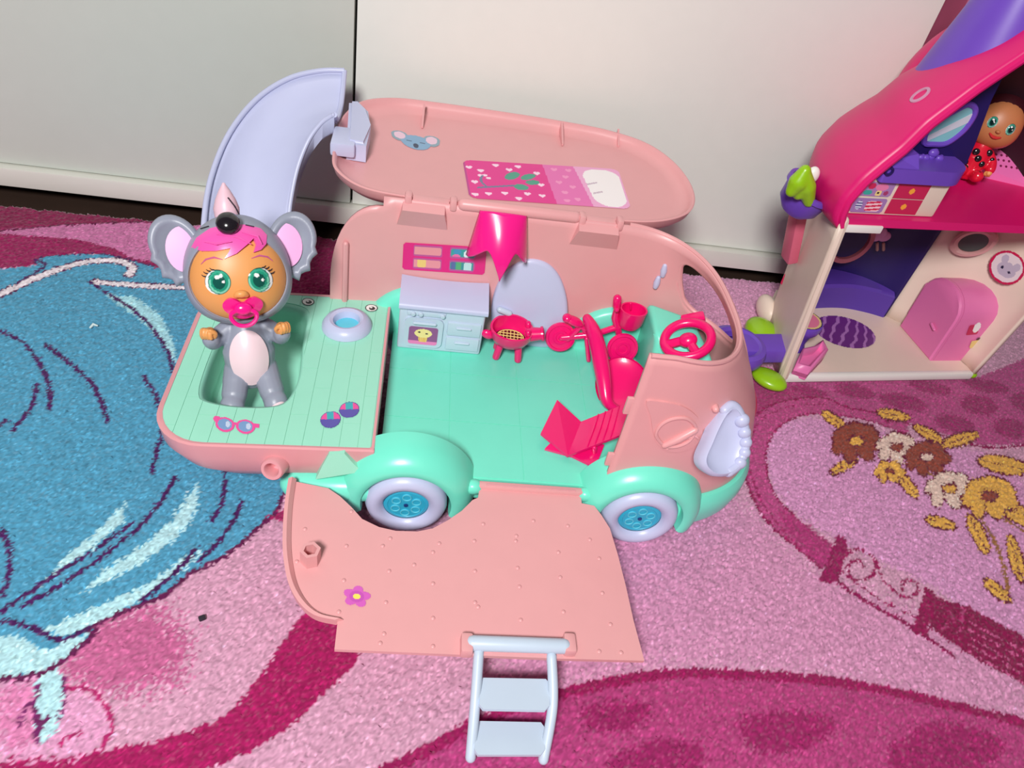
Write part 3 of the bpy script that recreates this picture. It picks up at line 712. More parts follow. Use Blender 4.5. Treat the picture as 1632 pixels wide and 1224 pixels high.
# lilac ring, round insert, googly-eye stickers, goggles and ball stickers, peg
rc = deck_p(553, 520); TI = Matrix.Rotation(-.06, 3, 'Y')
obj('swim_ring', B().lathe([(2.6, 0), (2.55, .35), (2.2, .85), (1.75, 1.05), (1.4, .9), (1.25, .45), (1.25, -.1)], 40, rc, TI), LILAC, deck, label='lilac ring set into the deck')
obj('ring_water', B().lathe([(1.3, 0), (1.26, .16), (.9, .2), (0, .2)], 30, rc, TI), CYANL, deck)
def eyep(u, v):
    x, y = (u-.5)*2, (v-.5)*2
    if x*x+y*y > 1: return None
    if x*x+y*y > .74: return (30, 26, 30)
    return (34, 28, 30) if inell(x, y, .1, .12, .5, .5) and not inell(x, y, -.05, -.12, .22, .2) else (240, 240, 236)
for (x, y) in ((491, 481), (592, 491)): decal('eye_sticker', [deck_p(x-10, y-6), deck_p(x+10, y-5), deck_p(x+10, y+6), deck_p(x-10, y+6)], 26, 26, eyep, deck, (0, 0, .04), 'round black and white eye sticker')
def goggles(u, v):
    for cx in (.27, .70):
        if inell(u, v, cx, .52, .15, .34): return (196, 212, 236) if inell(u, v, cx+.06, .5, .05, .2) else (122, 160, 206)
        if inell(u, v, cx, .54, .2, .46): return (240, 84, 160)
    if .4 < u < .58 and .32 < v < .5: return (240, 84, 160)
    if (u < .16 and .05 < v < .42 and u > .02+abs(v-.25)*.2) or (u > .86 and .25 < v < .55 and u < .99): return (240, 84, 160)
decal('goggles_sticker', [deck_p(338, 661), deck_p(415, 670), deck_p(413, 694), deck_p(338, 687)], 70, 30, goggles, deck, (0, 0, .04), 'pink goggles sticker')
def balls(u, v):
    for cx, cy in ((.27, .66), (.74, .34)):
        x, y = (u-cx)/.25, (v-cy)/.33
        if x*x+y*y < 1:
            if x*x+y*y > .88: return (86, 70, 150)
            if y > -.05+.1*x: return (92, 84, 170)
            if x < -.35: return (240, 84, 160)
            return (64, 176, 186) if x < .35 else (236, 84, 160)
decal('ball_sticker', [deck_p(508, 645), deck_p(573, 639), deck_p(574, 677), deck_p(510, 685)], 60, 44, balls, deck, (0, 0, .04), 'two striped ball stickers')
pp = uy(440, 741, 47.9); ax = V((-.25, -1, .35)).normalized(); q = V((0, 0, 1)).rotation_difference(ax).to_matrix()
obj('peg_socket', B().lathe([(1.05, -.8), (1.05, .9), (.95, 1.05), (.7, 1.05), (.6, .9), (.55, -.3), (0, -.3)], 28, pp, q), PINKD, deck)
# back wall fittings: latch, cupboard sticker
for (x, y, dx, dy) in ((1058, 431, -3, 11), (1047, 450, -4, 10)):
    a, c = uy(x-dx*.6, y-dy*.7, YB-.95), uy(x+dx*.6, y+dy*.7, YB-.95); obj('latch', B().rod([a, (a+c)/2, c], [.26, .38, .3], 10), LILAC, van, label='small lilac latch')
def kit(u, v):
    if not inrr(u*3.2, v, 0, 0, 3.2, 1, .14): return None
    for i, (x0, x1) in enumerate(((.12, .47), (.56, .87))):
        for j, (y0, y1) in enumerate(((.06, .47), (.53, .94))):
            if inrr(u*3.2, v, x0*3.2, y0, x1*3.2, y1, .1):
                if not inrr(u*3.2, v, x0*3.2+.05, y0+.05, x1*3.2-.05, y1-.05, .07): return (190, 84, 150)
                if i == 0: return (238, 206, 120) if j == 1 and inrr(u, v, .18, .56, .28, .88, .05) else (232, 150, 158)
                if j == 0: return (220, 236, 240) if inell(u, v, .76, .3, .035, .13) else ((70, 150, 190) if inell(u, v, .65, .22, .05, .09) else ((236, 110, 170) if inell(u, v, .64, .38, .05, .06) else (64, 160, 158)))
                return (92, 110, 160) if .58 < u < .64 else ((90, 176, 120) if .65 < u < .71 else ((190, 230, 226) if inrr(u, v, .74, .6, .83, .9, .03) else (64, 150, 150)))
    return (226, 34, 128)
yk = YB-.42
decal('kitchen_shelf_sticker', [uy(643, 386, yk), uy(776, 394, yk), uy(772, 438, yk), uy(641, 429, yk)], 96, 32, kit, van, (0, -.03, 0), 'hot pink sticker printed with four shelves')
# oval door leaning on the back wall, with handle
dc = [(787, 470), (800, 440), (820, 420), (845, 411), (872, 418), (892, 440), (903, 474), (904, 512), (898, 546), (870, 552), (830, 548), (790, 540), (783, 505)]
DPp, DN = (13, YB-1.0, 10), (0, -1, .12)
dw = [upl(x, y, DPp, DN) for x, y in spl(dc, 5)]
ctr = V((sum(p.x for p in dw)/len(dw), sum(p.y for p in dw)/len(dw), sum(p.z for p in dw)/len(dw))); nn = V(DN).normalized()
rr_ = []
for k, of in ((1, -.35), (1, .2), (.97, .42), (.9, .5)): rr_.append([ctr+(p-ctr)*k+nn*of for p in dw])
door = obj('door', B().loft(rr_), LILAC, van, angle=50, label='lilac oval door against the back wall')
h0, h1 = upl(796, 488, DPp, DN)+nn*.75, upl(811, 494, DPp, DN)+nn*.75
obj('door_handle', B().rod([h0, h1], .36, 10), LILACB, door)
# dashboard block and steering wheel
b = B(); b.loft([[V(p) for p in ((26.6, 62.6, 5.8), (26.4, 70.3, 5.8), (33.5, 66.6, 5.8), (34.2, 61.5, 5.8))], [V(p) for p in ((26.5, 64.2, 11.6), (26.2, 70.2, 11.8), (32.0, 68.0, 11.8), (33.0, 62.5, 11.2))], [V(p) for p in ((26.3, 65.2, 12.7), (26.4, 69.9, 13.2), (31.0, 68.2, 13.0), (32.0, 63.4, 12.2))]])
bmesh.ops.bevel(b.bm, geom=b.bm.edges[:], offset=.55, segments=4, affect='EDGES', profile=.5)
obj('dashboard', b, MINT, van)
swc = uz(1096, 541, 13.2); swm = V((0, 0, 1)).rotation_difference(V((-.45, -.25, 1)).normalized()).to_matrix()
sw = obj('steering_wheel', B().tube([swc+swm @ V((2.45*math.cos(a*math.pi/24), 2.2*math.sin(a*math.pi/24), 0)) for a in range(48)], .52, 12, True), HOT, van, label='hot pink steering wheel')
obj('wheel_hub', B().ell(swc+swm @ V((0, -.2, .15)), (1.0, .85, .75), swm), HOT, sw)
for a in (185, 285): obj('wheel_spoke', B().rod([swc, swc+swm @ V((2.3*math.cos(R(a)), 2.1*math.sin(R(a)), 0))], .5, 8), HOT, sw)
obj('steering_column', B().rod([swc, (30.6, 65.6, 11.6)], .6, 10), HOT, sw)
obj('wheel_bracket', B().box(swc+V((1.1, 3.0, .5)), (2.6, 1.3, 1.0), swm, bev=.35), HOT, sw)

# roof tray, flipped open backwards
rp = [(p.x, p.y) for p in cat([(-9.3, 78.5, 0), (-8.6, 74.8, 0), (-5.8, 71.8, 0), (-1.6, 70.9, 0), (4, 71.0, 0), (12, 71.1, 0), (21, 71.2, 0), (26, 72.3, 0), (29.6, 75.2, 0), (31.0, 80, 0), (30.3, 86, 0), (27.6, 90.8, 0), (23, 93.2, 0), (17, 94.1, 0), (9, 94.5, 0), (1, 94.6, 0), (-4, 94.2, 0), (-7.6, 92.0, 0), (-9.2, 87.5, 0), (-9.6, 83, 0)], 6, True)]
rcx, rcy, rhx, rhy = 10.8, 82.8, 20.3, 11.8
ZR = 22.0
def rring(ins, z): return [V((rcx+(x-rcx)*(rhx-ins)/rhx, rcy+(y-rcy)*(rhy-ins)/rhy, z)) for x, y in rp]
b = B(); b.loft([rring(2.2, ZR-2.0), rring(.9, ZR-1.6), rring(.25, ZR-.8), rring(0, ZR+.05), rring(.12, ZR+.15), rring(.3, ZR+.1), rring(.5, ZR-.45), rring(1.1, ZR-.95), rring(2.0, ZR-1.1)])
roof = obj('roof', b, PINK, van, angle=60, label='roof flipped open behind the van like a tray')
for px, l in ((676, 1.6), (895, 1.6), (985, .9)):
    base = uz(px, 170+(px-676)*.13, ZR+.1); b = B()
    b.loft([[base+V((-.12, .1, .35)), base+V((.12, .1, .35)), base+V((.12, .2, -1.1)), base+V((-.12, .2, -1.1))], [base+V((-.1, -2.2*l, -.85)), base+V((.1, -2.2*l, -.85)), base+V((.1, -2.2*l, -1.1)), base+V((-.1, -2.2*l, -1.1))]])
    obj('roof_rib', b, PINK, roof, smooth=False)
obj('hinge_tube', B().rod([(4.6, 70.75, ZR+.05), (16.2, 70.85, ZR+.05)], .62, 16), PINK, roof)
for x in (-.9, 3.6, 16.9, 20.9): obj('hinge_knuckle', B().box((x, 70.9, ZR-.05), (.75, 1.4, 1.2), bev=.3), PINK, roof)
for x0, x1 in ((-.5, 3.2), (17.3, 20.5)): obj('hinge_flap', B().box(((x0+x1)/2, 71.0, ZR-.1), (x1-x0, 1.1, .5), bev=.15), PINK, roof)
zt = ZR-1.1
def bed(u, v):
    if not inrr(u*2.1, v, .0, 0, 2.1, 1, .12): return None
    if u < .5+.03*v:
        if u < .012: return (190, 60, 140)
        # leaf sprig
        for (cx, cy, a, b_, r_) in ((.29, .36, .035, .13, .75), (.39, .36, .03, .12, .95), (.33, .64, .045, .075, .1), (.41, .50, .045, .06, -.2)):
            if inell(u*2.1, v, cx*2.1, cy, a*2.1, b_, r_): return (72, 158, 134)
        if abs(v-(.72-.5*(u-.07))) < .02 and .06 < u < .3: return (112, 120, 150)
        if abs(u-.12-.03*math.sin(v*9)) < .008 and .4 < v < .68: return (112, 120, 150)
        for cx, cy in ((.09, .4), (.12, .39), (.14, .46)):
            if inell(u*2.1, v, cx*2.1, cy, .03, .03): return (252, 216, 236)
        for cx, cy in ((.03, .2), (.1, .27), (.2, .1), (.34, .1), (.05, .58), (.45, .25), (.46, .55), (.22, .82), (.12, .86), (.36, .8), (.45, .82), (.04, .9), (.3, .93), (.28, .2)):
            if heart(u*2.1, v, cx*2.1, cy, .06): return (252, 216, 236)
        return (228, 44, 142)
    if u < .70+.06*v:
        for cx, cy in ((.57, .12), (.63, .3), (.58, .45), (.66, .55), (.6, .7), (.67, .85), (.66, .12), (.6, .9)):
            if heart(u*2.1, v, cx*2.1, cy, .06): return (244, 150, 196)
        return (232, 112, 180)
    k = .02+.05*v
    if inrr(u*2.1, v, (.715+k)*2.1, .05, 2.08, .98, .22):
        if (abs(v-.42-(u-.8)*-.9) < .018 and .76 < u < .83) or (abs(v-.66-(u-.8)*-.9) < .018 and .78 < u < .85): return (206, 186, 200)
        return (250, 244, 244)
    return (240, 170, 210)
decal('bed_sticker', [uz(737, 255, zt), uz(985, 270, zt), uz(1006, 334, zt), uz(748, 316, zt)], 170, 76, bed, roof, (0, 0, .04), 'bed sticker with hearts, leaf sprig and white pillow')
def koala(u, v):
    for cx in (.17, .83):
        if inell(u, v, cx, .3+.0*cx, .12, .22): return (236, 200, 218)
    if inell(u, v, .5, .78, .06, .14): return (52, 66, 92)
    if abs(v-.56) < .025 and (.3 < u < .42 or .58 < u < .7): return (76, 100, 130)
    if inell(u, v, .5, .58, .32, .42): return (132, 172, 204)
    for cx in (.17, .83):
        if inell(u, v, cx, .34, .18, .32): return (140, 166, 180)
decal('animal_face_sticker', [uz(622, 206, zt), uz(702, 219, zt), uz(698, 246, zt), uz(628, 231, zt)], 70, 40, koala, roof, (0, 0, .04), 'sleeping grey animal face sticker')
obj('roof_leg', B().rod([(24.4, 72.2, 20.6), (24.6, 72.6, 17.5), (25.4, 72.4, 17.0)], .45, 10), LILAC, van)

# ================================================================== loose pieces in and on the van
# slide
sp = [(-9.6, 87.3, 22.4), (-11.2, 87.2, 22.1), (-13.4, 86.5, 21.2), (-15.6, 84.8, 19.4), (-17.2, 82.0, 16.9), (-18.0, 78.8, 14.0), (-18.1, 75.8, 11.4), (-17.9, 73.4, 10.0)]
slide = thing('slide', 'curved lilac slide hooked over the left end of the open roof', 'slide', (-14, 82, 8))
pts = cat(sp, 7); n = len(pts)
def chute(i, q, dz=0):
    hd = R(180+92*(max(0, min(1, (i/(n-1)-.02)/.8))**1.0)); t = V((math.cos(hd), math.sin(hd), 0)); out_ = V((t.y, -t.x, 0))
    wd = 4.5-.5*i/n
    h = 2.7*max(0, -q)**2.2 if q < 0 else 1.5*q**3
    return pts[i]+out_*(-q*wd)+V((0, 0, h+dz))
b = B(); b.grid(lambda u, v: chute(int(round(u*(n-1))), v*2-1), n, 23)
obj('chute', b, LILAC, slide, sol=.35, angle=60)
b = B(); b.loft([[chute(i, 1.0, .1), chute(i, 1.09, .1), chute(i, 1.11, -1.9), chute(i, 1.02, -1.9)] for i in range(n)]); obj('side_wall', b, LILAC, slide, angle=60)
b = B(); b.loft([[chute(i, -1.0, .1), chute(i, -1.07, .1), chute(i, -1.04, -1.6), chute(i, -.98, -1.6)] for i in range(n)]); obj('side_wall', b, LILAC, slide, angle=60)
obj('chute_rim', B().tube([chute(i, -1.04, .1) for i in range(n)], .3, 10), LILAC, slide); obj('chute_rim', B().tube([chute(i, 1.05, .1) for i in range(n)], .26, 10), LILAC, slide)
obj('end_flange', B().tube([chute(0, -1.04+2.09*k/24, .12) for k in range(25)], .3, 8), LILAC, slide)
obj('hook_arm', B().box(uz(549, 226, 22.3), (2.6, 4.2, 1.5), bev=.3), LILAC, slide)
b = B(); hk = [uz(552, 247, 21.5), uz(583, 252, 21.5), uz(590, 222, 21.5), uz(586, 196, 21.5), uz(572, 182, 21.5), uz(556, 182, 21.5)]
b.plate([(p.x, p.y) for p in hk], lambda x, y: V((x, y, 23.2)), t=2.2); bmesh.ops.bevel(b.bm, geom=[e for e in b.bm.edges if e.verts[0].co.z > 23 and e.verts[1].co.z > 23], offset=.35, segments=3, affect='EDGES')
obj('hook_block', b, LILAC, slide, angle=50)
# canopy
cano = thing('canopy', 'hot pink scalloped canopy hung from the top edge of the back wall', 'canopy', (9, 68, 16))
def canf(u, v):
    a = u*2-1; t = abs(((u*2) % 1)-.5)*2; L = .50+.50*t**1.6*(1-.30*min(1, abs(a)*1.0))
    s_ = v*L; w = 2.25+.95*s_; x = 8.65+a*w+.35*v*(1-abs(a)); bul = (1-a*a)**.6
    return V((x, YB-.9-3.3*bul*math.sin(min(1, .12+s_*1.1)*math.pi/2)-.5*s_*abs(a), 22.1-6.0*s_+.9*bul*(1-v)*.4))
obj('shade', B().grid(canf, 49, 20), HOTS, cano, sol=.18, angle=60)
# stove
st = thing('toy_stove', 'pale lilac toy kitchen stove with oven and two drawers beside the oval door', 'toy stove', (3.8, 68, ZF))
sxa, sxb, syf, syb = -.85, 8.25, 66.5, 70.2
obj('cabinet', B().box(((sxa+sxb)/2, (syf+syb)/2, 8.9), (sxb-sxa, syb-syf, 5.75), bev=.3, seg=3), LILACB, st)
b = B(); xs_ = [sxa-.1+(sxb-sxa+.3)*k/10 for k in range(11)]
def ctop(x): return .25*((x-3.7)/4.6)**2
b.loft([[V((x, syf-.35, 11.7)), V((x, syf-.4, 12.05)), V((x, syf-.1, 12.3)), V((x, syb-.4, 12.9+ctop(x))), V((x, syb+.1, 12.9+ctop(x))), V((x, syb+.1, 11.7))] for x in xs_]); obj('worktop', b, LILAC, st, angle=60)
obj('control_strip', B().box((2.0, syf-.05, 11.1), (4.1, .3, .62), bev=.14), LILACB, st)
for x in (.6, 1.4, 3.7): obj('knob', B().lathe([(.3, 0), (.3, .2), (.2, .32), (0, .34)], 14, (x, syf-.1, 11.1), RX), LILACB, st)
ov = obj('oven_door', B().plate(rrect(-.2, 6.7, 3.9, 10.6, .7), lambda x, y: V((x, syf-.28, y)), t=.4, nrm=(0, -1, 0)), LILACB, st, angle=30)
obj('door_handle', B().rod([(.8, syf-.5, 10.1), (3.0, syf-.5, 10.1)], .17, 8), LILACB, ov)
def muffin(u, v):
    if not inrr(u*1.3, v, 0, 0, 1.3, 1, .12): return None
    if inell(u, v, .5, .36, .3, .25):
        return (60, 40, 50) if inell(u, v, .36, .3, .05, .04) or inell(u, v, .62, .36, .05, .04) else (250, 226, 150)
    if .33+.1*(v-.5) < u < .67-.1*(v-.5) and .5 < v < .86: return (236, 176, 90) if int(u*30) % 2 else (248, 204, 120)
    if v > .8: return (244, 130, 190)
    return (150, 84, 140)
decal('muffin_sticker', [V((.3, syf-.29, 9.5)), V((3.4, syf-.29, 9.5)), V((3.4, syf-.29, 7.1)), V((.3, syf-.29, 7.1))], 52, 40, muffin, ov, (0, -.03, 0), 'sticker of a yellow muffin')
for z in (9.5, 7.5):
    d_ = obj('drawer', B().box((6.15, syf-.08, z), (3.6, .35, 1.7), bev=.12), LILACB, st); obj('drawer_handle', B().rod([(5.4, syf-.34, z+.25), (6.8, syf-.34, z+.25)], .14, 8), LILACB, d_)
# pig-shaped grill
gr = thing('pig_grill', 'hot pink pig shaped barbecue grill with gold grate in front of the oval door', 'toy grill', (11.35, 66.9, ZF), (0, 0, R(-4)), local=True); gr.scale = (.98, .96, .9)
b = B(); b.lathe([(0, 1.9), (1.2, 2.0), (1.9, 2.5), (2.35, 3.4), (2.45, 4.3), (2.2, 4.35), (2.1, 3.5), (1.7, 2.8), (0, 2.4)], 36, (0, 0, 0), Matrix.Diagonal(V((1, .88, 1))))
for v in b.bm.verts:
    if v.co.z > 3.9 and v.co.y > 0: v.co.z += .5*max(0, v.co.y/2.1)*(1-.55*max(0, 1-abs(math.atan2(v.co.y, v.co.x)-2.0)/.35))
obj('bowl', b, HOT, gr)
for x, y in ((-1.25, -.9), (1.25, -.9), (-1.25, .9), (1.2, .9)): obj('leg', B().rod([(x*.8, y*.8, 2.5), (x, y, .42)], .42, 12), HOT, gr)
obj('snout', B().lathe([(.95, -.9), (.8, .3), (.75, .75), (.9, .8), (.9, 1.05), (.7, 1.12), (0, 1.0)], 24, (2.55, .1, 3.9), Matrix.Rotation(R(75), 3, 'Y')), HOT, gr)
obj('tail', B().ell((-2.6, -.45, 3.35), (.75, .45, .6), Matrix.Rotation(.5, 3, 'Y')), HOT, gr)
for y in (.8, -.75): obj('ear', B().ell((1.75, y, 4.6), (.35, .45, .55)), HOT, gr)
obj('coal_bed', B().lathe([(1.75, 2.95), (1.5, 3.0), (0, 3.02)], 28, (0, 0, 0), Matrix.Diagonal(V((1, .88, 1)))), CHAR, gr)
b = B(); b.tube([(1.45*math.cos(k*math.pi/14), 1.15*math.sin(k*math.pi/14), 3.15) for k in range(28)], .06, 6, True)
for k in range(-3, 4): yy = 1.15*math.sqrt(1-(k*.4/1.45)**2); b.tube([(k*.4, -yy, 3.15), (k*.4, yy, 3.15)], .05, 6)
for k in range(-1, 2): xx = 1.45*math.sqrt(1-(k*.5/1.15)**2); b.tube([(-xx, k*.5, 3.15), (xx, k*.5, 3.15)], .05, 6)
obj('grate', b, GOLD, gr, label='gold wire grate')
# bicycle
bk = thing('toy_bicycle', 'hot pink toy bicycle with disc wheels and basket by the back wall', 'toy bicycle', (21.5, 68.6, ZF))
def disc(c, r, parent, name, M=None):
    M = M or Matrix.Rotation(R(72), 3, 'X')
    return obj(name, B().lathe([(0, -.25), (r*.9, -.3), (r, 0), (r*.95, .25), (r*.82, .3), (r*.76, .18), (r*.5, .22), (r*.46, .3), (r*.3, .3), (r*.26, .2), (0, .26)], 32, c, M), HOT, parent)
w1 = uy(893, 537, 68.4); w2 = uy(992, 555, 67.0)
disc(w1, 1.75, bk, 'wheel'); disc(w2, 1.8, bk, 'wheel')
def by(px, py, y=68.3): return uy(px, py, y)
obj('frame', B().rod([by(905, 540), by(925, 520), by(950, 532), by(990, 519)], .38, 10).rod([by(895, 538), by(938, 534), by(950, 530)], .4, 10).rod([by(928, 520), by(942, 540)], .34, 10), HOT, bk)
obj('seat', B().ell(by(915, 512), (1.3, .7, .5), Matrix.Rotation(.35, 3, 'Y')).ell(by(904, 507), (.55, .6, .5)), HOT, bk)
obj('front_fork', B().rod([by(983, 475), by(983, 490), by(980, 505), by(985, 525), by(990, 550)], [.36, .32, .42, .42, .3], 10), HOT, bk)
obj('handlebar', B().rod([by(984, 476), by(983, 488)], .48, 10).rod([by(983, 494, 69.0), by(983, 494, 67.4)], .28, 8), HOT, bk)
bc = by(1007, 503); b = B(); b.lathe([(0, -1.5), (1.1, -1.45), (1.45, -.8), (1.55, .9), (1.35, .9), (1.25, -.8), (0, -1.0)], 24, bc, Matrix.Diagonal(V((1, .85, 1)))); obj('basket', b, HOT, bk)
obj('basket_post', B().rod([by(1005, 493, 69.1), by(1005, 484, 69.1)], .12, 8), HOT, bk)
obj('kickstand', B().rod([by(935, 540, 67.4), by(938, 574, 67.0)], .26, 8), HOT, bk)
# curved sunshade lying against the cab
um = thing('toy_sunshade', 'hot pink curved toy sunshade with a tall rolled stem lying between bicycle and lounger', 'toy sunshade', (23.5, 62, ZF))
def at(px, py, z): return uz(px, py, z)
stem = cat([at(936, 508, 11.5), at(945, 525, 11.3), at(952, 550, 10.6), at(958, 580, 9.6), at(963, 610, 8.6), at(968, 640, 7.4), at(985, 655, 6.6)], 6)
obj('stem', B().rod(stem, [.55+.35*math.sin(min(1, i/len(stem)*1.15)*math.pi) for i in range(len(stem))], 12), HOT, um)
b = B(); dc_ = at(992, 617, 7.0)
b.lathe([(3.7, .35), (3.6, .1), (3.0, -.2), (1.8, -.35), (0, -.4), (0, -.15), (1.8, -.1), (3.0, .1), (3.4, .35)], 36, dc_, V((0, 0, 1)).rotation_difference(V((-.25, -.35, 1)).normalized()).to_matrix() @ Matrix.Diagonal(V((.8, 1, 1))))
obj('canopy_disc', b, HOT, um)
obj('stem_tip', B().rod([at(936, 508, 11.6), at(938, 516, 11.4)], .34, 8), HOT, um)
# lounger: zig-zag folded sheet
lo = thing('toy_lounger', 'hot pink zigzag folding lounger on the mint floor in front of the sunshade', 'toy lounger', (19, 55.5, ZF))
A1, A2 = at(888, 637, 7.7), at(862, 690, 7.3); B1, B2 = at(926, 672, 6.75), at(905, 726, 6.7); C1, C2 = at(1005, 640, 9.0), at(992, 692, 8.6)
b = B(); b.loft([[A1, A2, A2-V((0, 0, .3)), A1-V((0, 0, .3))], [B1, B2, B2-V((0, 0, .3)), B1-V((0, 0, .3))], [C1, C2, C2-V((0, 0, .3)), C1-V((0, 0, .3))]]); obj('seat', b, HOT, lo, smooth=False)
b = B(); F = [at(868, 716, 6.2), at(876, 708, 6.5), at(920, 700, 6.6), at(963, 710, 6.5), at(949, 746, 6.2), at(912, 728, 6.2)]
b.loft([[p+V((0, 0, .12)) for p in F], [p-V((0, 0, .15)) for p in F]]); obj('foot', b, HOT, lo, smooth=False)
for k in range(4):
    t = .35+k*.14; a_, c_ = B1.lerp(C1, t)+V((0, 0, .03)), B2.lerp(C2, t)+V((0, 0, .03)); obj('seat_rib', B().rod([a_, c_], .08, 6), HOT, lo)
obj('support', B().rod([B2.lerp(C2, .5)-V((0, 0, .45)), B2.lerp(C2, .55)-V((0, 0, 1.5))], .25, 8), HOT, lo)
# ================================================================== koala doll
class Head:
    def __init__(s, c, a, b_, cz, M): s.c = V(c); s.a = a; s.b = b_; s.cz = cz; s.M = M
    def wid(s, z): t = z/s.cz; return s.a*(1.01-.09*t-.05*max(0, t)**2)
    def front(s, x, z, off=0):
        a = s.wid(z)+off; c = s.cz+off; q = 1-(abs(x)/a)**2.25-(abs(z)/c)**2.25
        return V((x, -(s.b+off)*max(q, 0)**(1/2.25), z))
    def W(s, p): return s.c+s.M @ p
    def solid(s, off=0, nu=40, nv=26):
        b = B(); rows = []
        def f(u, v):
            th = u*2*math.pi; ph = (v-.5)*math.pi*.995
            sp = lambda t: math.copysign(abs(t)**(2/2.25), t)
            z = (s.cz+off)*sp(math.sin(ph)); r = sp(math.cos(ph)); return s.W(V(((s.wid(z)+off)*r*sp(math.cos(th)), (s.b+off)*r*sp(math.sin(th)), z)))
        b.grid(f, nu, nv, cu=True); return b
    def patch(s, poly, off, t=.25, res=.5, lift=None):
        b = B(); b.plate(poly, lambda x, y: s.W(s.front(x, y, off+(lift(x, y) if lift else 0))), t=t, res=res); return b
    def curve(s, pts, off): return [s.W(s.front(x, z, off)) for x, z in pts]
def eye_patch(H, cx, cz, rx, rz, parent, iris=(36, 150, 120), irisd=(18, 84, 74), look=0, n=44):
    b = B(); bm = b.bm; ly = bm.verts.layers.float_color.new('Col'); g_ = {}
    def colr(u, v):
        r = math.hypot(u, v)
        du, dv = u-look*.22, v+.02
        if math.hypot((du+.14)/.2, (dv-.42)/.17) < 1 or math.hypot((du-.3)/.12, (dv-.02)/.12) < 1: return (250, 252, 250)
        if r > .955 and v > -.2: return (40, 44, 44)
        q = math.hypot(du/.9, dv/1.0)
        if q < .56: return irisd
        if q < .76: return iris
        if q < .92: return (128, 214, 184) if v < .2 else (60, 170, 140)
        if q < 1.0: return (40, 110, 96)
        return (246, 246, 244)
    rings = 14
    prev = None
    for k in range(rings+1):
        r = k/rings; cur = []
        for i in range(n):
            a = 2*math.pi*i/n; u, v = r*math.cos(a), r*math.sin(a)
            vert = bm.verts.new(H.W(H.front(cx+u*rx, cz+v*rz, .05+.16*(1-r*r)))); vert[ly] = tuple(lin(colr(u, v)))+(1,); cur.append(vert)
        if prev:
            for i in range(n): bm.faces.new([prev[i], prev[(i+1) % n], cur[(i+1) % n], cur[i]])
        prev = cur
    bmesh.ops.remove_doubles(bm, verts=bm.verts[:], dist=1e-4)
    return obj('eye', b, EYEM, parent)
EYEM = matcol('painted_eye', .12)
def hand(b, c, M, s_, k):
    """fist: palm, four curled fingers of unequal length, thumb leaving the side of the palm"""
    c = V(c)
    b.ell(c, (.50*k, .42*k, .55*k), M)
    for i, l in enumerate((.80, .92, .88, .72)):
        x = (-.33+.22*i)*k
        P = [c+M @ V((x, -.28*k, .38*k)), c+M @ V((x, -.62*k*l-.05, .42*k*l)), c+M @ V((x, -.72*k*l, .02)), c+M @ V((x, -.42*k, -.22*k))]
        b.rod(cat(P, 3), .15*k, 8)
    b.rod(cat([c+M @ V((s_*.36*k, .0, -.15*k)), c+M @ V((s_*.58*k, -.25*k, .15*k)), c+M @ V((s_*.38*k, -.58*k, .38*k))], 3), [.19*k, .19*k, .18*k, .17*k, .17*k, .16*k, .14*k], 8)
    return b
doll = thing('koala_doll', 'baby doll in a grey koala suit with round ears standing in the mint pool', 'doll', (-14.5, 58.4, 6.9), Matrix.Rotation(R(12), 3, 'Z').to_euler() , local=True)
doll.rotation_euler = (Matrix.Rotation(R(13), 3, 'Z') @ Matrix.Rotation(R(-20), 3, 'X') @ Matrix.Rotation(R(-2), 3, 'Y')).to_euler()
# suit: torso, legs, arms as one continuous surface
b = B(); b.rod([(0, 0, 1.6), (0, .1, 3.2), (0, .15, 4.8), (0, .15, 6.2)], [2.3, 2.45, 2.0, 1.5], 24)
b.ell((0, -.35, 2.4), (2.25, 1.9, 2.2))
for s_ in (-1, 1):
    b.rod(cat([(s_*1.25, -.2, 1.5), (s_*1.5, -1.3, .5), (s_*1.75, -2.2, -.5), (s_*1.9, -2.7, -1.1)], 4), [1.25]*5+[1.2]*4+[1.1]*4, 16)
    b.ell((s_*2.0, -3.1, -1.2), (1.15, 1.0, 1.3), Matrix.Rotation(-.5, 3, 'X'))
    b.rod(cat([(s_*1.5, .1, 5.6), (s_*2.6, -.3, 4.9), (s_*3.1, -1.0, 4.8), (s_*3.2, -1.5, 5.2)], 4), [.95]*5+[.85]*4+[.8]*4, 14)
obj('suit', b, GREY, doll, remesh=.11, smoothit=5, label='grey plastic koala suit body')
for s_ in (-1, 1):
    b = B(); M = Matrix.Rotation(R(28*s_), 3, 'Z') @ Matrix.Rotation(R(-12), 3, 'X'); hand(b, (s_*3.2, -1.75, 5.75), M, -s_, 1.25)
    obj('hand', b, SKIN, doll, remesh=.055, smoothit=2, label='tan curled hand with five fingers')
    fm = V((0, 0, 1)).rotation_difference(V((s_*.25, -.72, -.5)).normalized()).to_matrix()
    obj('foot_sole', B().lathe([(.95, -.1), (.95, .1), (.8, .2), (0, .22)], 24, V((s_*2.05, -3.95, -1.55)), fm @ Matrix.Diagonal(V((.85, 1.15, 1)))), BELLY, doll, label='pale pink foot sole')
def tor(x, z): return V((x, -.35-1.98*max(.05, 1-(x/2.5)**2-((z-2.7)/4.2)**2)**.5, z))
b = B(); b.plate(ellp(0, 3.1, 1.78, 2.75, 40), lambda x, z: tor(x, z)+V((0, -.22*(1-(x/1.78)**2-((z-3.1)/2.75)**2), 0)), t=.5, res=.6); obj('belly_patch', b, BELLY, doll, label='pale pink oval belly patch')
HM = Matrix.Rotation(R(2), 3, 'Z') @ Matrix.Rotation(R(-14), 3, 'X') @ Matrix.Rotation(R(1), 3, 'Y')
H = Head((-.15, .2, 11.2), 4.45, 4.2, 4.75, HM)
obj('head', H.solid(), SKIN, doll)
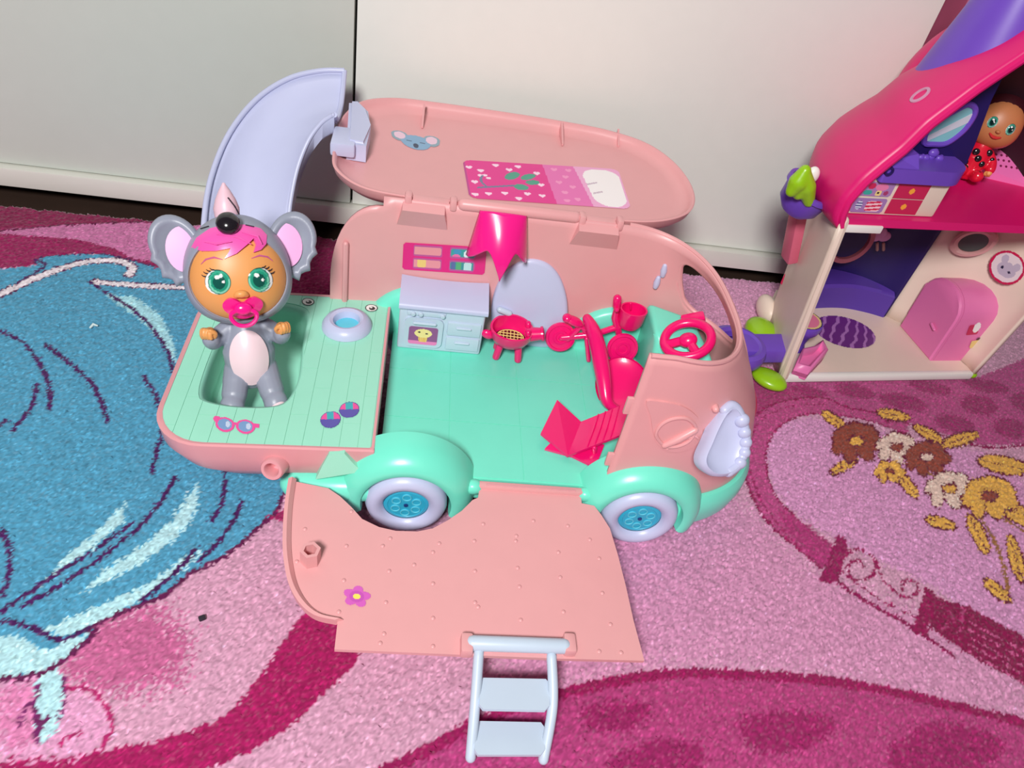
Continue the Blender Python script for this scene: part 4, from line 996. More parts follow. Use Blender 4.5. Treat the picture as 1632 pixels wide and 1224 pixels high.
# hood: shell with face opening
b = B(); bm = b.bm
def hoodf(i, j, NI=64, NJ=22):
    a = 2*math.pi*i/NI; t = j/NJ
    ox, oz = 4.33*math.cos(a)*(1-.03*max(0, math.sin(a))), -.75+(4.0 if math.sin(a) > 0 else 3.94)*math.sin(a)
    if t < .12: k = t/.12; off = -.05+.33*math.sin(k*math.pi/2); return H.W(H.front(ox*(1-.035*(1-k)), oz*(1-.035*(1-k)), .02)+(H.front(ox, oz, off)-H.front(ox, oz, 0))*k)
    f0 = H.front(ox, oz, .28); d0 = V((f0.x/(H.wid(oz)+.28), f0.y/(H.b+.28), f0.z/(H.cz+.28))).normalized(); back = V((0, 1, 0)); s_ = (t-.12)/.88
    d = d0.lerp(back, s_) if d0.angle(back) < .2 else d0.slerp(back, s_)
    d.normalize(); z = d.z*5.03; k = ((abs(d.x))**2.25+(abs(d.y))**2.25+(abs(d.z))**2.25)**(-1/2.25)
    z = d.z*k*5.03; return H.W(V((d.x*k*(H.wid(z)+.28), d.y*k*(H.b+.28), z)))
vs = [[bm.verts.new(hoodf(i, j)) for j in range(23)] for i in range(64)]
for i in range(64):
    for j in range(22): bm.faces.new([vs[i][j], vs[(i+1) % 64][j], vs[(i+1) % 64][j+1], vs[i][j+1]])
bmesh.ops.remove_doubles(bm, verts=bm.verts[:], dist=1e-3)
hood = obj('hood', b, GREY, doll, angle=70, label='grey koala hood')
# ears
for s_ in (-1, 1):
    n = 40; cx, cz = s_*5.0, 2.1
    def eo2(k, sc_=1, s_=s_):
        a = 2*math.pi*k/n; r = 1.0
        outw = max(0, math.cos(a)); dwn = max(0, -math.sin(a)+.35)
        if outw*dwn > 0: r += .10*math.cos(13*a)*min(1, outw*dwn*5)
        return (2.3*math.cos(a)*r*sc_*s_, (3.15*math.sin(a)*r-.5*outw*dwn)*sc_)
    tilt = R(18)*s_
    def E3(k, sc_, y, s_=s_):
        x, z = eo2(k, sc_); xr = x*math.cos(tilt)+z*math.sin(tilt); zr = -x*math.sin(tilt)+z*math.cos(tilt)
        return H.W(V((cx+xr, y-.15*abs(xr), cz+zr)))
    rings = [[E3(k, q, y) for k in range(n)] for q, y in ((.3, 1.3), (.75, 1.25), (.95, .8), (1.0, .2), (.97, -.3), (.86, -.6), (.72, -.5), (.62, -.15))]
    e_ = obj('ear', B().loft(rings), GREY, doll, angle=80, label='large grey ear with feathered edge')
    rings = [[H.W(V((cx-s_*.55+1.52*q*math.cos(2*math.pi*k/30), -.46-.12*(1-q), cz-.05+2.05*q*math.sin(2*math.pi*k/30)))) for k in range(30)] for q in (1, .7, .35)]
    obj('inner_ear', B().loft(rings, cap0=False), EARP, e_, label='pink inner ear')
# face
for s_, cx in ((-1, -1.8), (1, 1.8)):
    eye_patch(H, cx, -.95, 1.08, 1.1, doll, look=-s_*.6)
    for k in range(4):
        a = R(28+k*17); p0 = (cx+s_*1.06*math.cos(a), -.95+1.08*math.sin(a)); p1 = (cx+s_*(1.06*math.cos(a)+.36), -.95+1.08*math.sin(a)+.2)
        obj('eyelash', B().tube(H.curve([p0, ((p0[0]+p1[0])/2+s_*.04, (p0[1]+p1[1])/2-.04), p1], .08), [.07, .05, .02], 6), INK, doll)
    obj('eyebrow', B().tube(H.curve([(cx-s_*.6, .98), (cx+s_*.1, 1.2), (cx+s_*.8, 1.05), (cx+s_*1.25, .65)], .02), [.03, .09, .08, .02], 6), BROW, doll)
obj('nose', B().ell(H.W(H.front(.05, -2.1, .1)), (.62, .5, .38), HM).ell(H.W(H.front(-.35, -2.22, .05)), (.3, .36, .26), HM).ell(H.W(H.front(.45, -2.22, .05)), (.3, .36, .26), HM), SKIN, doll, remesh=.09, smoothit=4)
hair = [(-3.75, 2.15), (-3.2, 3.0), (-2.0, 3.75), (-.5, 4.05), (1.2, 3.95), (2.3, 3.6), (2.75, 3.0), (2.6, 2.2), (2.1, 1.7), (1.45, 1.5), (1.75, 2.2), (1.6, 2.75), (.9, 2.15), (.0, 1.45), (-1.05, 1.05), (-.6, 1.65), (-.45, 1.95), (-1.7, 1.75), (-2.9, 1.8)]
b = H.patch(hair, .16, t=.3, res=.35, lift=lambda x, z: .2*max(0, min(1, (z-1.2)/1.6))); obj('fringe', b, HAIR, doll, angle=50, label='glossy pink hair fringe')
for q in ([(-2.6, 2.6), (-1.6, 2.35), (-.3, 2.5)], [(-1.5, 3.2), (.2, 2.9), (1.3, 2.2)], [(.6, 3.3), (1.9, 2.9), (2.2, 2.2)]): obj('fringe_strand', B().tube(H.curve(q, .5), [.05, .12, .04], 6), HAIR, doll)
obj('koala_nose', B().ell(H.W(H.front(-.45, 4.1, .75)), (1.05, .8, 1.1), HM @ Matrix.Rotation(R(-35), 3, 'X')), BLACK, doll, label='glossy black oval nose on the hood')
for s_ in (-1, 1): obj('sleeping_eye_mark', B().tube([H.W(H.front(-.55+s_*1.9+q*.6, 4.0-.25*abs(s_*.6+q*.2)-.1*(s_*q), .40)) for q in (-.6, -.2, .2, .6)], .05, 6), INK, doll)
tc_ = H.W(V((-.45, .5, 4.75))); tk = obj('topknot', B().rod([tc_, tc_+V((0, .1, .9)), tc_+V((0, .15, 1.7)), tc_+V((0, .2, 2.5)), tc_+V((0, .2, 3.0))], [1.1, 1.15, .9, .5, .18], 18), mat('topknot_pink', (236, 196, 210), .4), doll, label='pale pink pointed tuft on top of the head')
obj('tuft_line', B().tube([tc_+V((.25, -.75, 2.0)), tc_+V((.75, -.75, 1.2)), tc_+V((1.1, -.5, .3))], .06, 6), INK, tk)
# pacifier
pc = thing('pacifier', 'hot pink heart shaped pacifier in the koala doll mouth', 'pacifier', (0, 0, 0), local=True)
pc.matrix_world = doll.matrix_basis.copy()
pc.location = doll.location; pc.rotation_euler = doll.rotation_euler
hs = spl([(0, .42), (-.55, .78), (-1.15, .95), (-1.65, .6), (-1.68, 0), (-1.2, -.62), (-.5, -1.05), (0, -1.15), (.5, -1.05), (1.2, -.62), (1.68, 0), (1.65, .6), (1.15, .95), (.55, .78)], 4)
b = B(); b.plate(hs, lambda x, y: H.W(H.front(.1+x, -3.35+y*.9, .42)+V((0, -.12*(1-(x/1.7)**2), 0))), t=.35, res=.5); obj('shield', b, PACI, pc, angle=50)
obj('button', B().ell(H.W(H.front(.1, -3.4, .75)), (.75, .35, .55), HM), PACI, pc)
kc = H.W(H.front(.1, -3.85, .95)); obj('ring', B().tube([kc+HM @ V((1.1*math.cos(k*math.pi/16), -.1*0, -.15+.95*math.sin(k*math.pi/16)*(1 if k > 16 else .55))) for k in range(32)], .2, 8, True), PACI, pc)
# ================================================================== mushroom doll house
HO = uz(1245, 610); HR = uz(1545, 605); E1 = (HR-HO).normalized(); E2 = V((-E1.y, E1.x, 0))
def hl(a, b_, z): return HO+E1*a+E2*b_+V((0, 0, z))
def hp_(px, py, b_): return upl(px, py, tuple(HO+E2*b_), tuple(E2))
HR3 = Matrix([[E1.x, E2.x, 0], [E1.y, E2.y, 0], [0, 0, 1]])
ho = thing('mushroom_house', 'toy mushroom house with magenta cap, cream walls and purple chimney on the right', 'toy house', tuple(hl(14, 8, 0)))
obj('base', prism(B(), [tuple(hl(a, c, 0))[:2] for a, c in ((0, 0), (29.4, 0), (30, .8), (28.6, 8), (24, 14), (20, 19), (14, 21), (8, 19), (4, 14), (1.5, 7))], .15, 1.0), CREAM, ho, angle=30)
obj('front_lip', B().box(hl(14.7, .1, .85), (29.4, .9, 1.1), HR3, bev=.3), WHITEP, ho)
# outward-flaring walls
def flare(z): return 1+.0078*z
def wall(pts, z0, z1, t, m, name, n=10, lab=None):
    b = B(); P = cat([(x, y, 0) for x, y in pts], 6)
    b.grid(lambda u, v: hl(14.7+(P[int(round(u*(len(P)-1)))].x-14.7)*flare((z0+(z1-z0)*v)), 9+(P[int(round(u*(len(P)-1)))].y-9)*(1+.003*(z0+(z1-z0)*v)), z0+(z1-z0)*v), len(P), n)
    return obj(name, b, m, ho, sol=t, angle=50, label=lab)
wall([(.1, .2), (1.2, 4), (2.6, 8), (4.6, 12.6)], .6, 24, .7, CREAM, 'left_wall')
wall([(29.5, .2), (29.6, 2.5), (27.8, 7.8), (23.2, 13.2)], .6, 24, -.6, CREAM, 'right_wall')
wall([(4.4, 12.4), (6.5, 15.6), (10, 18.4), (14, 19.4), (18.5, 18), (21.5, 15.5), (23.4, 13)], .8, 24, -.5, PURPLED, 'nook_wall', lab='dark purple curved back wall, deepened for shade')
b = B(); b.rod([hl(14.7+(0.1-14.7)*flare(z), .1, z) for z in (1, 6, 12, 18, 24)], .55, 8); obj('wall_post', b, CREAM, ho)
# sofa
so = B(); arc = cat([(5.0, 11.6, 0), (7.5, 13.4, 0), (12, 14.6, 0), (17, 14.8, 0), (20.5, 13.8, 0), (22.8, 12.6, 0)], 6); arb = cat([(4.6, 12.8, 0), (7, 16, 0), (11, 18.3, 0), (15, 18.8, 0), (19.5, 17, 0), (23.0, 13.8, 0)], 6)
so.loft([[hl(p.x, p.y, .9), hl(p.x, p.y, 4.6), hl(p.x, p.y+.4, 5.0), hl(q.x, q.y, 5.2), hl(q.x, q.y, .9)] for p, q in zip(arc, arb)]); obj('sofa', so, BENCH, ho, angle=40, label='purple curved bench')
# rug, floor print
def rugp(u, v):
    x, y = (u-.5)*2, (v-.5)*2
    if x*x+y*y > 1: return None
    k = math.sin((u*.9+v*.5)*38+1.2*math.sin(u*7)+.5*math.sin(v*23)); return (176, 120, 190) if k > .66 else (108, 42, 128)
decal('rug_print', [hl(9.6, 12.9, 1.0), hl(18.9, 12.9, 1.0), hl(18.9, 5.6, 1.0), hl(9.6, 5.6, 1.0)], 64, 50, rugp, ho, (0, 0, .05), 'purple striped oval rug print')
# wall ornaments in the nook
rc_ = hp_(1356, 385, 15.5); obj('window_ring', B().lathe([(3.4, -.2), (3.4, .3), (2.7, .3), (2.7, -.2)], 32, rc_, HR3 @ RX), mat('ring_tan', (170, 96, 110), .5), ho, label='pinkish round window ring')
cl = obj('cloud_plaque', B().ell(hp_(1396, 376, 15.8), (1.0, .3, .9)).ell(hp_(1409, 377, 15.8), (1.0, .3, .8)).ell(hp_(1403, 372, 15.8), (1.0, .3, .9)), mat('cloud_pink', (206, 150, 196), .5), ho, label='pink cloud plaque with drops')
for x in (1398, 1408): obj('drop', B().rod([hp_(x, 388, 15.8), hp_(x, 398, 15.8)], .22, 8), mat('drop_tan', (178, 140, 130), .5), cl)
# refrigerator on the right wall
fr = obj('refrigerator', B(), ROSE, ho) if False else None
def arch(w_, h_, n=10):
    P = [(-w_, 0), (w_, 0)]
    for k in range(n+1): t = math.pi*k/n; P.append((w_*math.cos(t), h_-w_*.85+w_*.85*math.sin(t)))
    return P
fx, fn = E2.copy(), -E1
def FR(u, h_, d): return hl(24.9, 6.75, 1.0)+fx*u+V((0, 0, h_))+fn*d
ap = arch(3.85, 10.4)
b = B(); b.loft([[FR(u, h_, d) for u, h_ in ap] for d in (-5.6, -.1)]); fridge = obj('refrigerator', b, ROSE, ho, angle=40, label='rounded pink toy refrigerator')
b = B(); b.loft([[FR(u*k, 5+(h_-5)*k, d) for u, h_ in ap] for k, d in ((1.0, -.02), (1.0, .4), (.95, .62))]); obj('refrigerator_door', b, ROSE, fridge, angle=40)
obj('refrigerator_handle', B().rod([FR(-1.9, 4.0, .85), FR(-1.0, 4.3, .85)], .2, 8), ROSE, fridge)
obj('refrigerator_hinge', B().rod([FR(3.95, 2.4, .1), FR(3.95, 7.4, .1)], .25, 8), ROSE, fridge)
def milk(u, v): return (250, 246, 246) if u > .45 and inell(u, v, .7, .45, .28, .4) else ((206, 30, 90) if inrr(u, v, .05, .2, .95, .98, .1) else None)
def mg(cx, cy, w_, k): return [hp_(cx+x, cy+y, 2.84) for x, y in ((-w_+k, -w_), (w_+k, -w_-2), (w_-k, w_-2), (-w_-k, w_))]
decal('magnet', mg(1552, 524, 10, 4), 20, 20, milk, fridge, tuple(-E2*.06), 'red and white milk carton magnet')
def bag(u, v): return (236, 206, 130) if inrr(u, v, .05, .25, .95, .98, .15) else ((90, 30, 50) if inell(u, v, .7, .15, .2, .14) else None)
decal('magnet', mg(1554, 547, 8, 3), 20, 20, bag, fridge, tuple(-E2*.06), 'yellow magnet')
wn = (hl(23.2, 13.2, 0)-hl(28.5, 6.0, 0)).normalized(); fn = V((wn.y, -wn.x, 0)); fn = -fn if fn.dot(E1) > 0 else fn; fx = wn
# oval window and round cat sticker on the right wall
wc = hp_(1552, 386, 9.4); wq = V((0, 0, 1)).rotation_difference(fn).to_matrix()
obj('window_frame', B().lathe([(2.9, -.3), (2.9, .25), (2.4, .4), (1.9, .2), (1.9, -.3)], 30, wc+fn*.1, wq @ Matrix.Diagonal(V((1, .62, 1)))), mat('window_frame_pink', (232, 180, 176), .45), ho, label='pinkish oval window frame')
obj('window_pane', B().lathe([(1.95, 0), (0, .02)], 26, wc+fn*.15, wq @ Matrix.Diagonal(V((1, .62, 1)))), mat('window_dark_pane', (88, 98, 92), .2), ho, label='dark grey green pane')
def catp(u, v):
    x, y = (u-.5)*2, (v-.5)*2; r = x*x+y*y
    if r > 1: return None
    if r > .76: return (206, 26, 84)
    if inell(x, y, -.22, .12, .08, .1) or inell(x, y, .25, .18, .08, .1): return (40, 36, 70)
    if inell(x, y, .05, .12, .55, .45) or inell(x, y, -.35, -.4, .2, .25) or inell(x, y, .45, -.3, .2, .25): return (196, 186, 206)
    return (238, 226, 230)
w2 = (hl(27.8, 7.8, 0)-hl(29.6, 2.5, 0)).normalized(); fn = V((w2.y, -w2.x, 0)); fn = -fn if fn.dot(E1) > 0 else fn; fx = w2
s0 = hp_(1610, 425, 5.3)+fn*.75; d1, d2 = fx*-2.3, V((0, 0, 2.2))
decal('round_sticker', [s0-d1+d2, s0+d1+d2, s0+d1-d2, s0-d1-d2], 40, 40, catp, ho, tuple(fn*.05), 'round red rimmed sticker of a grey kitten')
# small red print on the outer left wall
obj('red_print', B().box(hp_(1252, 447, 12.0), (.5, .9, 1.5), HR3), RED, ho, label='small red print on the outer wall')
# stool with fruit-slice top and pink scoop chair
stl = thing('toy_stool', 'round purple stool with a pink fruit slice top inside the mushroom house', 'toy stool', tuple(hl(3.6, 7.2, 1.05)))
stc = hl(4.3, 6.3, 1.05)
obj('body', B().lathe([(1.7, 0), (1.4, 1.0), (1.7, 2.4), (2.3, 3.2), (2.5, 3.9), (2.45, 4.4), (2.2, 4.55), (0, 4.5)], 32, stc), PURPLE, stl)
def slicep(u, v):
    x, y = (u-.5)*2, (v-.5)*2; r = x*x+y*y
    if r > 1: return None
    if r > .9: return (70, 56, 66)
    if r > .68: return (240, 216, 150)
    if inell(x, y, .3, -.25, .2, .16, .5) or inell(x, y, -.1, .15, .22, .18, .5) or inell(x, y, -.4, -.35, .18, .16): return (110, 14, 50)
    return (232, 130, 166)
decal('seat_print', [stc+E1*-2.25+E2*2.25+V((0, 0, 4.5)), stc+E1*2.25+E2*2.25+V((0, 0, 4.5)), stc+E1*2.25-E2*2.25+V((0, 0, 4.5)), stc-E1*2.25-E2*2.25+V((0, 0, 4.5))], 44, 44, slicep, stl, (0, 0, .05), 'pink fruit slice print with dark seeds')
ch_ = thing('toy_scoop_chair', 'small pink scoop shaped chair in front of the purple stool', 'toy chair', tuple(hl(4.5, 2.6, 1.05)))
pc_ = [uz(1262, 594, 1.6), uz(1285, 601, 1.6), uz(1312, 572, 1.6), uz(1304, 556, 1.6), uz(1290, 566, 1.6), uz(1272, 570, 1.6)]
b = B(); b.loft([[p-V((0, 0, .5)) for p in pc_], [p+V((0, 0, 1.6)) for p in pc_]], cap1=False); obj('bowl', b, ROSE, ch_, sol=.4, angle=30)
b = B(); b.plate([(p.x, p.y) for p in pc_], lambda x, y: V((x, y, 2.0)), t=.6); obj('seat', b, ROSE, ch_, angle=30)
# leaf-shaped feet and purple ring on an arm
def blob(name, c, r, m, rot=0, lab=None): return obj(name, B().ell(c, r, Matrix.Rotation(rot, 3, 'Z')), m, ho, label=lab)
blob('leaf_foot', uz(1226, 604, 1.0), (2.4, 1.7, .95), LEAF, -.7, 'lime green leaf foot, front'); blob('leaf_foot', uz(1215, 530, 1.6), (2.2, 3.0, 1.5), LEAF, .2, 'lime green leaf foot, rear'); blob('leaf_foot', hl(30.1, .5, .55), (.7, .6, .5), LEAF)
blob('white_foot', uz(1222, 492, 1.8), (1.3, 2.6, 1.7), CREAM)
rcn = uz(1172, 557, 3.6)
arm = obj('ring_arm', B().box(hl(-2.9, 2.6, 3.7), (7.0, 3.6, 2.0), HR3, bev=.3), PURPLE, ho, label='purple arm reaching left from the wall')
obj('ring_dish', B().lathe([(2.4, .2), (2.5, 1.0), (3.0, 1.3), (3.6, 1.1), (3.85, .4), (3.7, -.5), (3.2, -1.1), (2.4, -1.2), (0, -1.2), (0, .1)], 40, rcn), PURPLE, arm)
# cap
def capr(z):
    T = [(23.4, 17.7), (24.5, 18.3), (26.5, 18.4), (28.8, 17.5), (30.6, 16.3), (32.5, 14.9), (35.3, 13.5), (39.4, 10.2), (42.5, 7.2), (46, 4.2)]
    for (a, xa), (b_, xb) in zip(T, T[1:]):
        if z <= b_: t = max(0, (z-a)/(b_-a)); return xa+(xb-xa)*t
    return T[-1][1]
CA, CB = 15.0, 1.5
b = B()
def capf(u, v):
    z = 23.4+22.6*v; r = capr(z); s0 = math.asin(min(.98, CB/r)); a = -s0+(math.pi+2*s0)*u
    return hl(CA-r*math.cos(a), CB+r*math.sin(a)*1.05 if math.sin(a) > 0 else CB+r*math.sin(a), z)
b.grid(capf, 60, 48); obj('cap', b, MAGENTA, ho, sol=.6, angle=60, label='magenta mushroom cap cut open at the front')
b = B().ell(hl(20.3, 15.5, 32), (10.8, 7, 11), HR3, 48, 32)
def incap(p):
    q = p-HO; a_, c_ = q.dot(E1), q.dot(E2); return q.z < 46 and math.hypot(a_-CA, (c_-CB)/(1.05 if c_ > CB else 1)) < capr(q.z)-.25
bmesh.ops.delete(b.bm, geom=[f for f in b.bm.faces if all(incap(v.co) for v in f.verts)], context='FACES')
obj('cap_lobe', b, MAGENTA, ho, label='rounded rear lobe of the magenta cap')
def shadef(u, v):
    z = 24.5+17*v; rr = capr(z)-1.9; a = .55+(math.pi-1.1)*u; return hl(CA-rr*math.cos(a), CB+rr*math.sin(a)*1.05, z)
obj('cap_shade_shell', B().grid(shadef, 24, 16), mat('painted_shade_maroon', (42, 8, 24), .6), ho, sol=.2, label='added dark maroon shell painting the shade inside the cap')  # added shell: its dark maroon stands in for deep shade inside the cap
obj('cap_edge', B().tube([capf(0, k/30) for k in range(31)], .45, 8), MAGENTA, ho)
obj('cap_floor', prism(B(), [tuple(hl(a, c, 0))[:2] for a, c in [(CA-17.6*math.cos(t*math.pi/24), max(0, CB+17.6*math.sin(t*math.pi/24))) for t in range(0, 25)]+[(CA+18, 0), (CA-17.5, 0)]], 23.4, 24.4), MAGENTA, ho, angle=30)
obj('lintel', B().box(hl(0, .2, 23.2), (5.0, .9, .9), HR3, bev=.15), WHITEP, ho)
# cap hole
def oncap(px, py):
    t = 0.0
    while t < 12:
        q = hp_(px, py, t)-HO
        if math.hypot(q.dot(E1)-CA, (t-CB)/(1.05 if t > CB else 1)) < capr(q.z)+.1: break
        t += .05
    return hp_(px, py, t)
chp = oncap(1470, 158); c1, c2 = oncap(1480, 152)-chp, oncap(1474, 164)-chp
chn = c1.cross(c2).normalized(); chn = -chn if chn.dot(V((0, -1, 1))) < 0 else chn
obj('cap_hole', B().lathe([(1.15, -.4), (1.05, .12), (.75, .15), (.7, -.15), (0, -.2)], 22, chp+chn*.55, V((0, 0, 1)).rotation_difference(chn).to_matrix() @ Matrix.Diagonal(V((1, .75, 1)))), mat('cap_hole_pink', (206, 150, 180), .5), ho, label='small oval hole in the cap')
# chimney
def capz(a, c):
    q = math.hypot(a-CA, c-CB); z = 46.0
    while z > 24 and capr(z) < q: z -= .2
    return z
cbm = []; CHA, CHB = 10.2, 6.6
def chr_(z): return 6.3-(z-36)*.235
for k in range(49):
    a = 2*math.pi*k/48; z0 = 34
    while z0 < 46 and capz(CHA+chr_(z0)*math.cos(a), CHB+chr_(z0)*math.sin(a)) > z0+.3: z0 += .15
    z0 -= .3
    cbm.append([hl(CHA+chr_(z)*math.cos(a)*f, CHB+chr_(z)*math.sin(a)*f, z) for z, f in [(z0+(47.5-z0)*i/8, 1) for i in range(9)]+[(47.8, .93), (47.6, .84), (45.5, .8), (45.4, .02)]])
b = B(); b.loft([[c[i] for c in cbm[:-1]] for i in range(13)], cap0=False); obj('chimney', b, PURPLE, ho, angle=50, label='purple cone chimney')
# vanity
van_c = obj('drawer_cabinet', B().box(hl(3.5, 3.0, 26.6), (11.4, 4.2, 4.3), HR3, bev=.3), CREAM, ho, label='cream drawer cabinet with stickers')
yv = .86
def Q4(a0, a1, z0, z1): return [hl(a0, yv, z1), hl(a1, yv, z1), hl(a1, yv, z0), hl(a0, yv, z0)]
def dr(u, v): return (250, 170, 60) if inell(u*1.6, v, .8, .5, .12, .2) else (200, 34, 84)
def sh1(u, v):
    if not inrr(u*2, v, 0, 0, 2, 1, .15): return None
    if inell(u, v, .3, .3, .12, .22): return (206, 40, 90)
    if inell(u, v, .62, .35, .2, .25): return (236, 130, 176)
    if inell(u, v, .25, .75, .14, .18): return (60, 170, 160)
    if inrr(u, v, .5, .6, .68, .95, .05): return (60, 40, 50) if inell(u, v, .58, .75, .04, .08) else (240, 214, 140)
    if inell(u, v, .82, .75, .08, .15): return (170, 60, 110)
    return (172, 130, 186)
def sh2(u, v):
    if not inrr(u*2, v, 0, 0, 2, 1, .15): return None
    if inell(u, v, .2, .5, .1, .3): return (220, 220, 240) if int(v*12) % 2 else (80, 80, 140)
    if inrr(u, v, .42, .2, .88, .9, .1): return (214, 40, 84) if int(v*8+u*2) % 2 else (246, 206, 216)
    return (164, 124, 184)
decal('shelf_sticker', Q4(-1.9, 2.1, 26.75, 28.45), 44, 22, sh1, van_c, tuple(-E2*.05), 'sticker of a shelf with small things')
decal('shelf_sticker', Q4(-2.0, 2.1, 24.75, 26.5), 44, 22, sh2, van_c, tuple(-E2*.05), 'sticker of a shelf with striped scarf')
for z0, z1 in ((26.65, 28.45), (24.75, 26.55)): decal('drawer_sticker', Q4(2.5, 6.6, z0, z1), 36, 20, dr, van_c, tuple(-E2*.05), 'crimson drawer sticker with orange knob')
cn = rrect(-.6, .2, 10.9, 6.5, [.3, 3.0, 3.0, .3], 6)
b = B(); b.plate(cn, lambda x, y: hl(x, y, 30.3), t=1.6, nrm=(0, 0, 1)); bmesh.ops.bevel(b.bm, geom=[e for e in b.bm.edges if e.verts[0].co.z > 30 and e.verts[1].co.z > 30 and len(e.link_faces) == 2 and e.calc_face_angle(0) > .8], offset=.25, segments=2, affect='EDGES')
vt = obj('vanity_counter', b, PURPLE, ho, angle=40, label='purple counter with rounded end')
mo = spl([(1472, 226), (1486, 229), (1508, 227), (1534, 208), (1550, 186), (1553, 172), (1545, 166), (1535, 168), (1500, 188), (1478, 206)], 5)
pnl = [(1440, 262), (1540, 262), (1556, 225), (1580, 160), (1600, 120), (1560, 140), (1500, 185), (1462, 222)]
def mp2(x, y): p = hp_(x, y, 4.2); return p
b = B(); PP = [mp2(*q) for q in pnl]; nE = -E2
b.loft([[p for p in PP], [p+E2*.8 for p in PP]]); obj('mirror_panel', b, PURPLED, ho, smooth=False, label='purple mirror surround')
MM_ = [mp2(*q)+nE*.12 for q in mo]; 
b = B(); b.loft([[p+E2*.1 for p in MM_], MM_]); mi = obj('mirror', b, LUGG, ho, smooth=False, label='pale blue mirror with a shine stripe')
b = B(); b.tube([mp2(*q)+nE*.1 for q in mo], .32, 8, True); obj('mirror_rim', b, PURPLE, mi)
st_ = [mp2(*q)+nE*.16 for q in ((1475, 217), (1548, 180), (1552, 190), (1476, 224))]; b = B(); b.loft([st_, [p+E2*.03 for p in st_]]); obj('mirror_shine', b, mat('shine_print', (214, 214, 226), .3), mi, smooth=False)
for (x, y, r) in ((1475, 252, .5), (1488, 244, .6), (1497, 253, .5), (1484, 250, .45), (1468, 251, .4)): obj('cosmetic', B().ell(hp_(x, y, 3.4), (r, r*.7, r*.8)).ell(hp_(x+3, y-3, 3.6), (r*.5, r*.5, r*.5)), PURPLE, vt)
tp = [hl(-.5, .5, 30.3), hl(3.6, .5, 30.3), hl(3.4, 1.4, 31.6), hl(1.4, 1.4, 31.0)]
obj('counter_slope', B().loft([tp, [p+E2*1.5 for p in tp]]), PURPLE, vt, smooth=False)
obj('counter_socket', B().lathe([(.55, -.1), (.5, .3), (.3, .3), (.25, 0), (0, 0)], 16, hp_(1415, 271, .4)+nE*.1, HR3 @ RX), PURPLED, vt)
# pink speaker pad
PDn = (HR3 @ V((-.12, -.62, .78))).normalized()
def pad(px, py, o_=0): return upl(px, py, tuple(hp_(1580, 255, 12.6)), tuple(PDn))+PDn*o_
pq = [(1556, 262), (1650, 300), (1652, 212), (1626, 200), (1585, 228)]
b = B(); PW = [pad(*q) for q in pq]; b.loft([PW, [p-V((0, 0, 1.6)) for p in PW]]); pd = obj('speaker_pad', b, PADP, ho, smooth=False, label='pink slanted pad with rows of small holes')
b = B()
for i in range(9):
    for j in range(8):
        x = 1578+i*8.5+(j % 2)*4+j*.5; y = 262-j*8.5+i*1.2
        if inpoly(x, y, [(1580, 262), (1640, 284), (1640, 200), (1600, 208)]): b.lathe([(.17, .0), (.15, .05), (0, .05)], 8, pad(x, y), V((0, 0, 1)).rotation_difference(PDn).to_matrix())
obj('speaker_holes', b, mat('hole_dark', (120, 20, 70), .6), pd, kind='stuff')
# flower pot hooked on the cap
pt = obj('flower_pot', B().lathe([(0, -2.4), (1.6, -2.2), (2.5, -1.2), (2.8, .6), (3.1, .8), (3.1, 1.4), (2.7, 1.4), (2.5, .6), (2.0, -.8), (0, -1.4)], 32, hp_(1283, 312, 6.5), V((0, 0, 1)).rotation_difference(V((.25, -.15, 1)).normalized()).to_matrix()), PURPLE, ho, label='purple flower pot hooked on the cap')
b = B()
for P_, r_ in (([(1277, 270), (1266, 288), (1256, 302)], [.7, 1.1, .7]), ([(1276, 275), (1279, 295), (1283, 318)], [.8, 1.1, .7]), ([(1272, 290), (1266, 308)], [.8, .6])): b.rod([hp_(x, y, 5.0)+V((0, -.9, .3)) for x, y in P_], r_, 10)
obj('leaf', b, LEAF, pt, remesh=.18, smoothit=5, label='lime green drooping leaves')
obj('pot_clip', B().ell(hp_(1295, 279, 5.5), (.75, .6, 1.0)), WHITEP, pt)
obj('rear_shutter', B().box(hp_(1266, 372, 9.5), (1.4, 2.2, 8.0), HR3 @ Matrix.Rotation(R(-14), 3, 'Y'), bev=.3), mat('shutter_rose', (216, 104, 130), .4), ho, label='rose pink strip on the outer left wall')
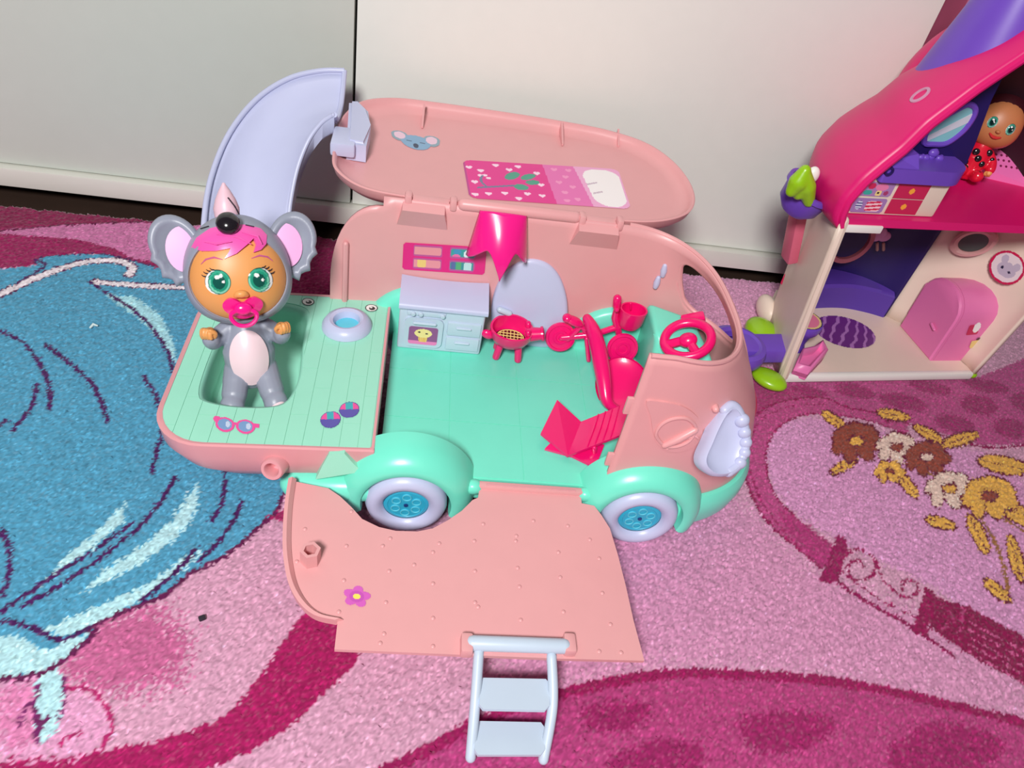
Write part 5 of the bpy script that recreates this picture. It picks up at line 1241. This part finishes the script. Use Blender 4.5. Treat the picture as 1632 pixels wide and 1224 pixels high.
# ladybug doll on the upper floor
lb = thing('ladybug_doll', 'small baby doll in a red black-spotted suit inside the mushroom cap', 'doll', tuple(hl(20.0, 10.6, 25.2)), local=True)
lb.rotation_euler = (Matrix.Rotation(R(-24), 3, 'Z') @ Matrix.Rotation(R(-14), 3, 'X') @ Matrix.Rotation(R(6), 3, 'Y')).to_euler()
REDS = mat('red_suit_plastic', (226, 26, 56), .25, .03, coat=.4)
b = B(); b.rod([(0, 0, .9), (0, 0, 2.2), (0, 0, 3.6)], [1.5, 1.75, 1.2], 20)
for s_ in (-1, 1):
    b.rod(cat([(s_*.7, -.3, .8), (s_*.9, -1.3, .4), (s_*1.0, -2.0, .5)], 4), .72, 12); b.rod(cat([(s_*1.1, 0, 3.2), (s_*1.9, -.4, 2.4), (s_*2.1, -.9, 1.7)], 4), [.6]*9, 12)
obj('suit', b, REDS, lb, remesh=.1, smoothit=4)
for s_ in (-1, 1):
    b = B(); hand(b, (s_*2.15, -1.2, 1.3), Matrix.Rotation(R(150), 3, 'X'), -s_, .7); obj('hand', b, SKIN, lb, remesh=.05, smoothit=2)
for (x, y, z, r) in ((-.6, -1.55, 2.9, .42), (.75, -1.5, 1.9, .36), (-1.0, -1.35, 1.4, .4), (.9, -1.05, 3.3, .4), (-.85, -2.2, .9, .35), (1.7, -.75, 2.7, .3), (-1.75, -.7, 2.6, .3), (.95, -2.3, .8, .32), (0, -1.7, 2.3, .4)): obj('spot', B().ell((x, y, z), (r, r*.55, r)), BLACK, lb)
HL = Head((0, -.1, 6.6), 2.75, 2.5, 2.9, Matrix.Rotation(R(-6), 3, 'X'))
obj('head', HL.solid(nu=30, nv=20), SKINB, lb)
b = B(); b.ell(HL.W(V((0, .5, .6))), (3.0, 2.62, 3.2), HL.M); obj('hood', b, mat('maroon_hood', (60, 14, 24), .35), lb, label='dark hood')
for s_ in (-1, 1): eye_patch(HL, s_*1.1, -.35, .52, .66, lb, (50, 120, 110), (12, 40, 40), n=30)
obj('lips', B().rod(HL.curve([(-.65, -1.55), (-.3, -1.72), (0, -1.76), (.3, -1.72), (.65, -1.55)], .08), [.1, .17, .2, .17, .1], 8), mat('lip_red', (206, 50, 50), .3), lb)
obj('nose', B().ell(HL.W(HL.front(0, -1.1, .1)), (.3, .28, .2), HL.M), SKINB, lb)
# crumb on the carpet
cr = B(); cr.box(uz(322, 985, .1), (.55, .45, .3), Matrix.Rotation(.5, 3, 'Z'), bev=.1); obj('crumb', cr, INK, label='small dark grey crumb on the pink carpet', cat_='crumb', base=tuple(uz(322, 985, 0)))
lt = B(); lt.rod([uz(144, 522, .12), uz(149, 517, .2), uz(155, 519, .12)], [.12, .2, .1], 6); obj('lint', lt, mat('lint_white', (210, 226, 226), .9), label='tiny pale lint tuft on the blue carpet', cat_='lint', base=tuple(uz(148, 518, 0)))
